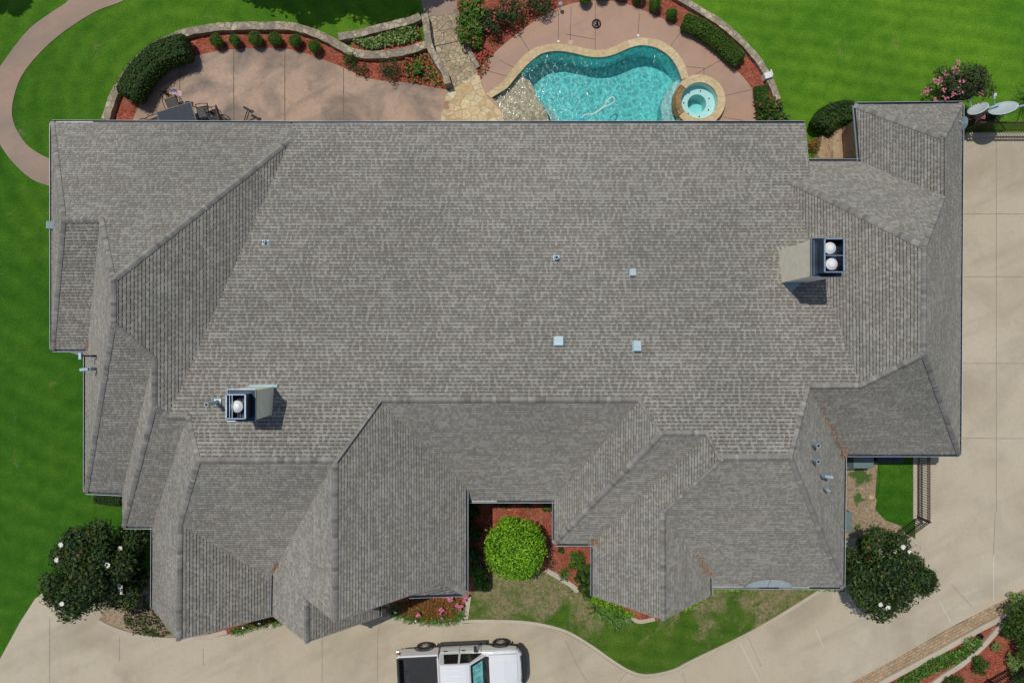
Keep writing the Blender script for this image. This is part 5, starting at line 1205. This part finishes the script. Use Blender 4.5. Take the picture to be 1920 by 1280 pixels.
# round dish clipped to the east wing eave
od = empty('satellite_dish', (19.45, 9.15, 0), 0, 'small blue grey dish mounted under the north east eave', 'satellite dish')
mb = MB(); p = G(1803, 232, 2.65)-Vector((19.45, 9.15, 0)); mb.lathe([(.001, 0), (.20, .02), (.30, .05)], p, 0, 24, 'X', 1, 1.15); mb.build('reflector', M_PIPE, od, smooth=True)
mb = MB(); mb.tube(p, p+Vector((-.3, 0, .35)), .02, 0, 8); mb.build('bracket', M_HOSE, od)
# iron fences
def fence(pts, label, h=1.5, z0=.04, step=.11, m=M_IRON, name='iron_fence'):
    L = GP(pts, 0); c = L[0].copy(); o = empty(name, (c.x, c.y, 0), 0, label, 'fence'); L = [p-c for p in L]
    for i in range(len(L)-1):
        a, b = L[i], L[i+1]; d = b-a; n = int(d.length/step); u = d.normalized()
        mb = MB(); A = math.atan2(d.y, d.x)
        for z in (z0+.12, h-.14, h): mb.box(((a.x+b.x)/2, (a.y+b.y)/2, z), (d.length, .034, .034), 0, A)
        mb.build('rail', m, o)
        mb = MB()
        for k in range(n): p = a+u*(step*(k+.5)); mb.box((p.x, p.y, (h+z0)/2), (.024, .024, h-z0), 0, A)
        pk = mb.build('picket', m, o)
        np_ = max(1, int(d.length/2.4))
        for k in range(np_+(1 if i == len(L)-2 else 0)): p = a+d*(k/np_); mb = MB(); mb.box((p.x, p.y, (h+.06)/2), (.06, .06, h+.06)); mb.build('post', m, o)
    return o
fence([(1800,247),(2050,247)], 'dark iron fence across the top of the east driveway', 1.4, .1, .13)
fence([(1719,840),(1719,968),(1676,1000)], 'brown iron fence between side yard and driveway', 1.0, .05, .11)
mb = MB(); a, b = G(1808, 254, 0), G(2050, 254, 0); mb.box(((a.x+b.x)/2, a.y, .07), (b.x-a.x, .16, .16)); tag(mb.build('kerb', M_CURB), kind='structure')
fence([(1790,1310),(1850,1272),(1930,1228)], 'black railing crossing the bottom right corner', .9, .05, .12, M_BLK, 'railing')
# side yard machines
M_GRN = simple('grey_green_metal', (0.16, 0.23, 0.22), .5, .2, var=.1); M_DKB = simple('slate_metal', (0.045, 0.06, 0.085), .5, .3, var=.15)
a = G(1612, 860, .8); o = empty('air_conditioner', (a.x, a.y-.02, 0), 0, 'rounded grey green air conditioner under the east wing eave', 'air conditioner')
mb = MB(); 
prof = [(-.66, -.42), (.55, -.42), (.66, -.30), (.66, .45), (-.66, .45), (-.70, .1)]
mb.poly([prof], z=.8); mb.quad_strip([Vector((x, y, .8)) for x, y in prof], [Vector((x, y, .05)) for x, y in prof], 0, True); mb.build('cabinet', M_GRN, o, bevel=.03)
mb = MB()
for i in range(8): mb.box((-.62+.045*i, -.02, .81), (.018, .8-.02*(8-i), .02))
mb.build('grille', M_BLK, o)
a = G(1670, 856, .7); o = empty('generator', (a.x, a.y+.05, 0), 0, 'long dark slate coloured generator box right of the air conditioner', 'generator')
mb = MB(); mb.box((0, 0, .35), (1.28, .66, .66)); mb.build('housing', M_DKB, o, bevel=.04); mb = MB(); mb.box((0, 0, .70), (1.22, .60, .03)); mb.build('lid', M_DKB, o, bevel=.01)
a = G(1585, 977, .9); o = empty('electrical_cabinet', (a.x, a.y, 0), 0, 'slim blue grey cabinet against the east wall above the magnolia', 'cabinet')
mb = MB(); mb.box((0, 0, .5), (.52, .9, .95)); mb.build('body', M_GRN, o, bevel=.04); mb = MB(); mb.box((0, 0, .985), (.54, .92, .03)); mb.build('lid', M_GRN, o, bevel=.01)
mb = MB(); p = G(1633, 932, 0); mb.lathe([(.001, .08), (.09, .07), (.13, .03), (.14, 0)], (0, 0, 0), 0, 9, sx=1, sy=.8); o = mb.build('stone', M_COPE); o.location = (p.x, p.y, .03); tag(o, 'single pale round stone in the side yard soil', 'stone')
mb = MB(); a = G(1590, 872, 0); mb.box((a.x, a.y, .06), (.5, .35, .08)); tag(mb.build('concrete_pad', M_WHITE), kind='structure')
p = G(1834, 1190, 0); mb = MB(); mb.lathe([(.11, 0), (.13, .2), (.11, .22), (.09, .2), (.085, .1), (.001, .1)], (0, 0, 0), 0, 18); o = mb.build('garden_urn', M_BLK); o.location = p; tag(o, 'little black pot at the tip of the kerbed planter', 'pot')
# box and pipe by the garage corner brick (low planter wall)
mb = MB(); a = G(716, 1146, .2); mb.box((a.x, a.y, .16), (.42, .36, .36)); tag(mb.build('brick_pier', M_BRICK), 'small brick pier at the corner of the small gable', 'pier')

# ================================================================= TRUCK
tc = G(869, 1240, 0)
tr = empty('pickup_truck', (tc.x, tc.y, 0), R(2.8), 'white crew cab pickup with black bed parked on the front drive', 'pickup truck')
tr.scale = (.965, 1, 1)
M_PAINT = simple('white_paint', (0.78, 0.79, 0.80), .25, 0, var=.012, sc=2, coat=.6); M_GLASS = simple('tinted_glass', (0.012, 0.014, 0.016), .06, 0, var=.2, spec=.8)
M_RUB = simple('tyre_rubber', (0.02, 0.02, 0.02), .8, var=.2); M_CHR = simple('wheel_alloy', (0.55, 0.55, 0.56), .3, .8, var=.1); M_PLA = simple('black_plastic', (0.022, 0.023, 0.025), .55, var=.15)
M_RED = simple('tail_light', (0.42, 0.02, 0.03), .2, var=.2); M_LEN = simple('head_lamp', (0.45, 0.47, 0.5), .15, .3, var=.2); M_LINER = simple('bed_liner', (0.028, 0.030, 0.034), .6, var=.5, sc=3)
M_SHADE = simple('teal_sunshade', (0.20, 0.58, 0.55), .4, .1, var=.4, sc=3)
def loft(mb, secs, mi=0, capends=True):
    R_ = [[Vector(p) for p in s] for s in secs]
    for a, b in zip(R_[:-1], R_[1:]): mb.quad_strip(a, b, mi, True)
    if capends: mb.face(R_[0][::-1], mi); mb.face(R_[-1], mi)
def section(x, w, zb, zt, r=.12, cw=None, zm=None):
    """closed body section: flanks bulge to w at zm, the top is cw wide with rounded shoulders"""
    cw = w-.06 if cw is None else cw; zm = (zb+zt)*.5 if zm is None else zm
    h = [(w-.06, zb), (w, zb+.12), (w, zm), (w-.015, zt-r), (w-.05, zt-r*.35), (cw, zt-.01), (cw*.5, zt+.012)]
    return [(x, y, z) for y, z in h]+[(x, -y, z) for y, z in h[::-1]]
# front half: doors and bonnet
mb = MB()
loft(mb, [section(-1.02, .985, .42, 1.12), section(-.9, .985, .40, 1.13), section(.9, .985, .40, 1.13), section(1.12, .985, .42, 1.16), section(1.5, .985, .55, 1.20, cw=.88), section(2.0, .985, .60, 1.19, cw=.86),
          section(2.35, .965, .58, 1.15, cw=.82), section(2.58, .92, .56, 1.10, cw=.74), section(2.74, .84, .58, 1.02, cw=.62), section(2.84, .70, .62, .94, cw=.5)])
mb.build('body', M_PAINT, tr, smooth=False, bevel=.02)
# bonnet bulge
mb = MB(); loft(mb, [[(1.30, -.66, 1.17), (1.30, .66, 1.17), (1.30, .55, 1.235), (1.30, -.55, 1.235)], [(2.0, -.62, 1.16), (2.0, .62, 1.16), (2.0, .5, 1.235), (2.0, -.5, 1.235)], [(2.62, -.52, 1.04), (2.62, .52, 1.04), (2.62, .42, 1.12), (2.62, -.42, 1.12)]]); mb.build('bonnet', M_PAINT, tr, bevel=.025)
# cab
mb = MB()
cab = [[(x, y*s_, z) for s_ in (1,) for (y, z) in ((w0, z0), (w1, z1-.05), (w1-.08, z1), (-w1+.08, z1), (-w1, z1-.05), (-w0, z0))] for (x, w0, z0, w1, z1) in ((-1.02,.93,1.10,.78,1.70), (-.90,.935,1.10,.765,1.90), (-.55,.935,1.10,.755,1.93), (.25,.93,1.10,.745,1.92), (.42,.93,1.10,.74,1.88), (1.20,.90,1.14,.80,1.19))]
loft(mb, cab); mb.build('cab', M_PAINT, tr, bevel=.03)
def glass(name, pts, m=M_GLASS, off=.006):
    P = [Vector(p) for p in pts]; n = (P[1]-P[0]).cross(P[2]-P[0]).normalized(); c = sum(P, Vector())/len(P)
    if n.dot(c-Vector((0, 0, 1.2))) < 0: n = -n
    mb = MB(); mb.face([p+n*off for p in P]); mb.face([p+n*(off-.03) for p in P][::-1]); mb.quad_strip([p+n*off for p in P], [p+n*(off-.03) for p in P], 0, True); return mb.build(name, m, tr)
for s in (-1, 1):
    glass('side_window', [(-.80, s*.915, 1.19), (-.10, s*.912, 1.19), (-.10, s*.778, 1.80), (-.72, s*.785, 1.80)]); glass('side_window', [(.0, s*.912, 1.19), (.98, s*.895, 1.18), (.45, s*.785, 1.76), (.0, s*.778, 1.80)])
glass('windscreen', [(.50, -.67, 1.835), (.50, .67, 1.835), (1.14, .76, 1.245), (1.14, -.76, 1.245)]); glass('rear_window', [(-1.00, -.6, 1.66), (-1.00, .6, 1.66), (-1.025, .7, 1.25), (-1.025, -.7, 1.25)])
mb = MB()
def ws(t, y): return Vector((.54+.48*t, y*(.62+.08*t), 1.815-.44*t))+Vector((.030, 0, .030))
for k in range(10):
    y0, y1 = 1-.2*k, 1-.2*(k+1); mid = .018 if k % 2 else -.005
    mb.face([ws(.03, y0)+Vector((.004, 0, .01)), ws(.03, y1)+Vector((0, 0, mid)), ws(.92, y1)+Vector((0, 0, mid)), ws(.92, y0)+Vector((.004, 0, .01))])
mb.build('sunshade', M_SHADE, tr)
mb = MB(); mb.face([(1.12, -.78, 1.252), (1.12, .78, 1.252), (1.30, .74, 1.242), (1.30, -.74, 1.242)]); mb.tube((1.17, .1, 1.27), (1.10, .62, 1.30), .012); mb.tube((1.17, -.62, 1.27), (1.10, -.1, 1.30), .012); mb.build('cowl', M_PLA, tr)
# bed: two side walls, tailgate, liner floor
mb = MB()
for s in (-1, 1): loft(mb, [[(x, s*y, z) for y, z in ((.90, .5), (w, .55), (w, .95), (w-.02, 1.22), (w-.05, 1.26), (.83, 1.26), (.83, .72))] for x, w in ((-2.94, .965), (-2.7, .985), (-1.06, .985))])
mb.box((-2.95, 0, .93), (.08, 1.86, .66)); mb.box((-1.09, 0, .95), (.06, 1.7, .62)); mb.build('bed', M_PAINT, tr, bevel=.015)
mb = MB(); mb.box((-2.02, 0, .72), (1.80, 1.66, .04)); 
for s in (-1, 1): mb.box((-2.02, s*.825, .98), (1.78, .02, .54)); mb.box((-2.01, s*.865, 1.272), (1.84, .075, .018))
mb.box((-2.90, 0, .98), (.02, 1.62, .54)); mb.box((-1.125, 0, .98), (.02, 1.62, .54)); mb.box((-2.95, 0, 1.268), (.09, 1.75, .018))
for k in range(9): mb.box((-2.02, -.72+.18*k, .75), (1.7, .07, .022))
mb.build('bed_liner', M_LINER, tr)
for s in (-1, 1):
    for x in (-1.78, 1.86):
        w = empty('wheel', (x, s*.90, .39)); w.parent = tr
        mb = MB(); mb.lathe([(.22, -.13), (.36, -.14), (.39, -.11), (.395, 0), (.39, .11), (.36, .14), (.22, .13)], (0, 0, 0), 0, 30, 'Y'); mb.build('tyre', M_RUB, w)
        mb = MB(); mb.lathe([(.23, -.12), (.23, .12)], (0, 0, 0), 0, 30, 'Y')
        for k in range(6):
            a = k*1.0472; d = Vector((math.cos(a), 0, math.sin(a))); t = Vector((-d.z, 0, d.x)); y = s*.10
            mb.face([Vector((0, y, 0))+d*.04-t*.035, Vector((0, y, 0))+d*.225-t*.045, Vector((0, y, 0))+d*.225+t*.045, Vector((0, y, 0))+d*.04+t*.035])
        mb.lathe([(.001, s*.125), (.06, s*.12), (.065, s*.09)], (0, 0, 0), 0, 14, 'Y'); mb.build('rim', M_CHR, w)
    for x in (-1.78, 1.86):
        mb = MB(); A = []; B = []
        for k in range(13): a = math.pi*k/12; A.append(Vector((x+.43*math.cos(a), s*1.0, .42+.43*math.sin(a)))); B.append(Vector((x+.50*math.cos(a), s*1.0, .42+.50*math.sin(a))))
        mb.quad_strip(A, B); mb.quad_strip(B, [Vector((p.x, s*.93, p.z)) for p in B]); mb.quad_strip(A, [Vector((p.x, s*.93, p.z)) for p in A]); mb.build('wheel_arch', M_PLA, tr)
    mb = MB(); mb.box((0.02, s*1.02, .40), (2.35, .16, .05)); mb.box((-.9, s*.95, .40), (.06, .2, .05)); mb.box((.9, s*.95, .40), (.06, .2, .05)); mb.build('running_board', M_PLA, tr, bevel=.015)
    mb = MB(); mb.tube((.78, s*.93, 1.17), (.72, s*1.06, 1.25), .025); mb.box((.70, s*1.13, 1.27), (.12, .20, .24)); mb.build('mirror', M_PLA, tr, bevel=.03)
    for x in (-.72, .12): mb = MB(); mb.box((x, s*.992, 1.03), (.17, .03, .045)); mb.build('door_handle', M_PLA, tr)
    mb = MB(); mb.box((-2.90, s*.945, 1.02), (.13, .075, .34)); mb.build('tail_light', M_RED, tr, bevel=.02)
    mb = MB(); mb.box((2.60, s*.80, .92), (.28, .20, .18)); mb.build('headlight', M_LEN, tr, bevel=.03)
    for x in (-1.0, -.07, .95): mb = MB(); mb.box((x, s*.988, .80), (.014, .010, .62)); mb.box((x, s*.958, 1.108), (.014, .055, .03)); mb.build('door_seam', M_PLA, tr)
    mb = MB(); mb.box((1.95, s*.80, 1.195), (1.3, .010, .012)); mb.build('bonnet_seam', M_PLA, tr)
mb = MB(); loft(mb, [[(2.62, y, z) for y, z in ((-.95, .42), (.95, .42), (.95, .80), (-.95, .80))], [(2.82, y, z) for y, z in ((-.88, .42), (.88, .42), (.88, .78), (-.88, .78))], [(2.97, y, z) for y, z in ((-.68, .42), (.68, .42), (.68, .76), (-.68, .76))], [(3.05, y, z) for y, z in ((-.42, .44), (.42, .44), (.42, .72), (-.42, .72))]]); mb.build('front_bumper', M_PLA, tr, bevel=.03)
for k in range(5): mb = MB(); mb.box((-.40+.25*0, -.52+.26*k, 1.925), (.95, .035, .012)); mb.build('roof_rib', M_PAINT, tr, bevel=.005)
mb = MB(); mb.box((2.80, 0, .88), (.06, 1.2, .22)); mb.build('grille', M_PLA, tr); mb = MB(); mb.box((-3.04, 0, .56), (.14, 1.86, .20)); mb.build('rear_bumper', M_CHR, tr, bevel=.03)
mb = MB(); mb.box((-.05, 0, .62), (4.9, 1.6, .3)); mb.build('underbody', M_PLA, tr)
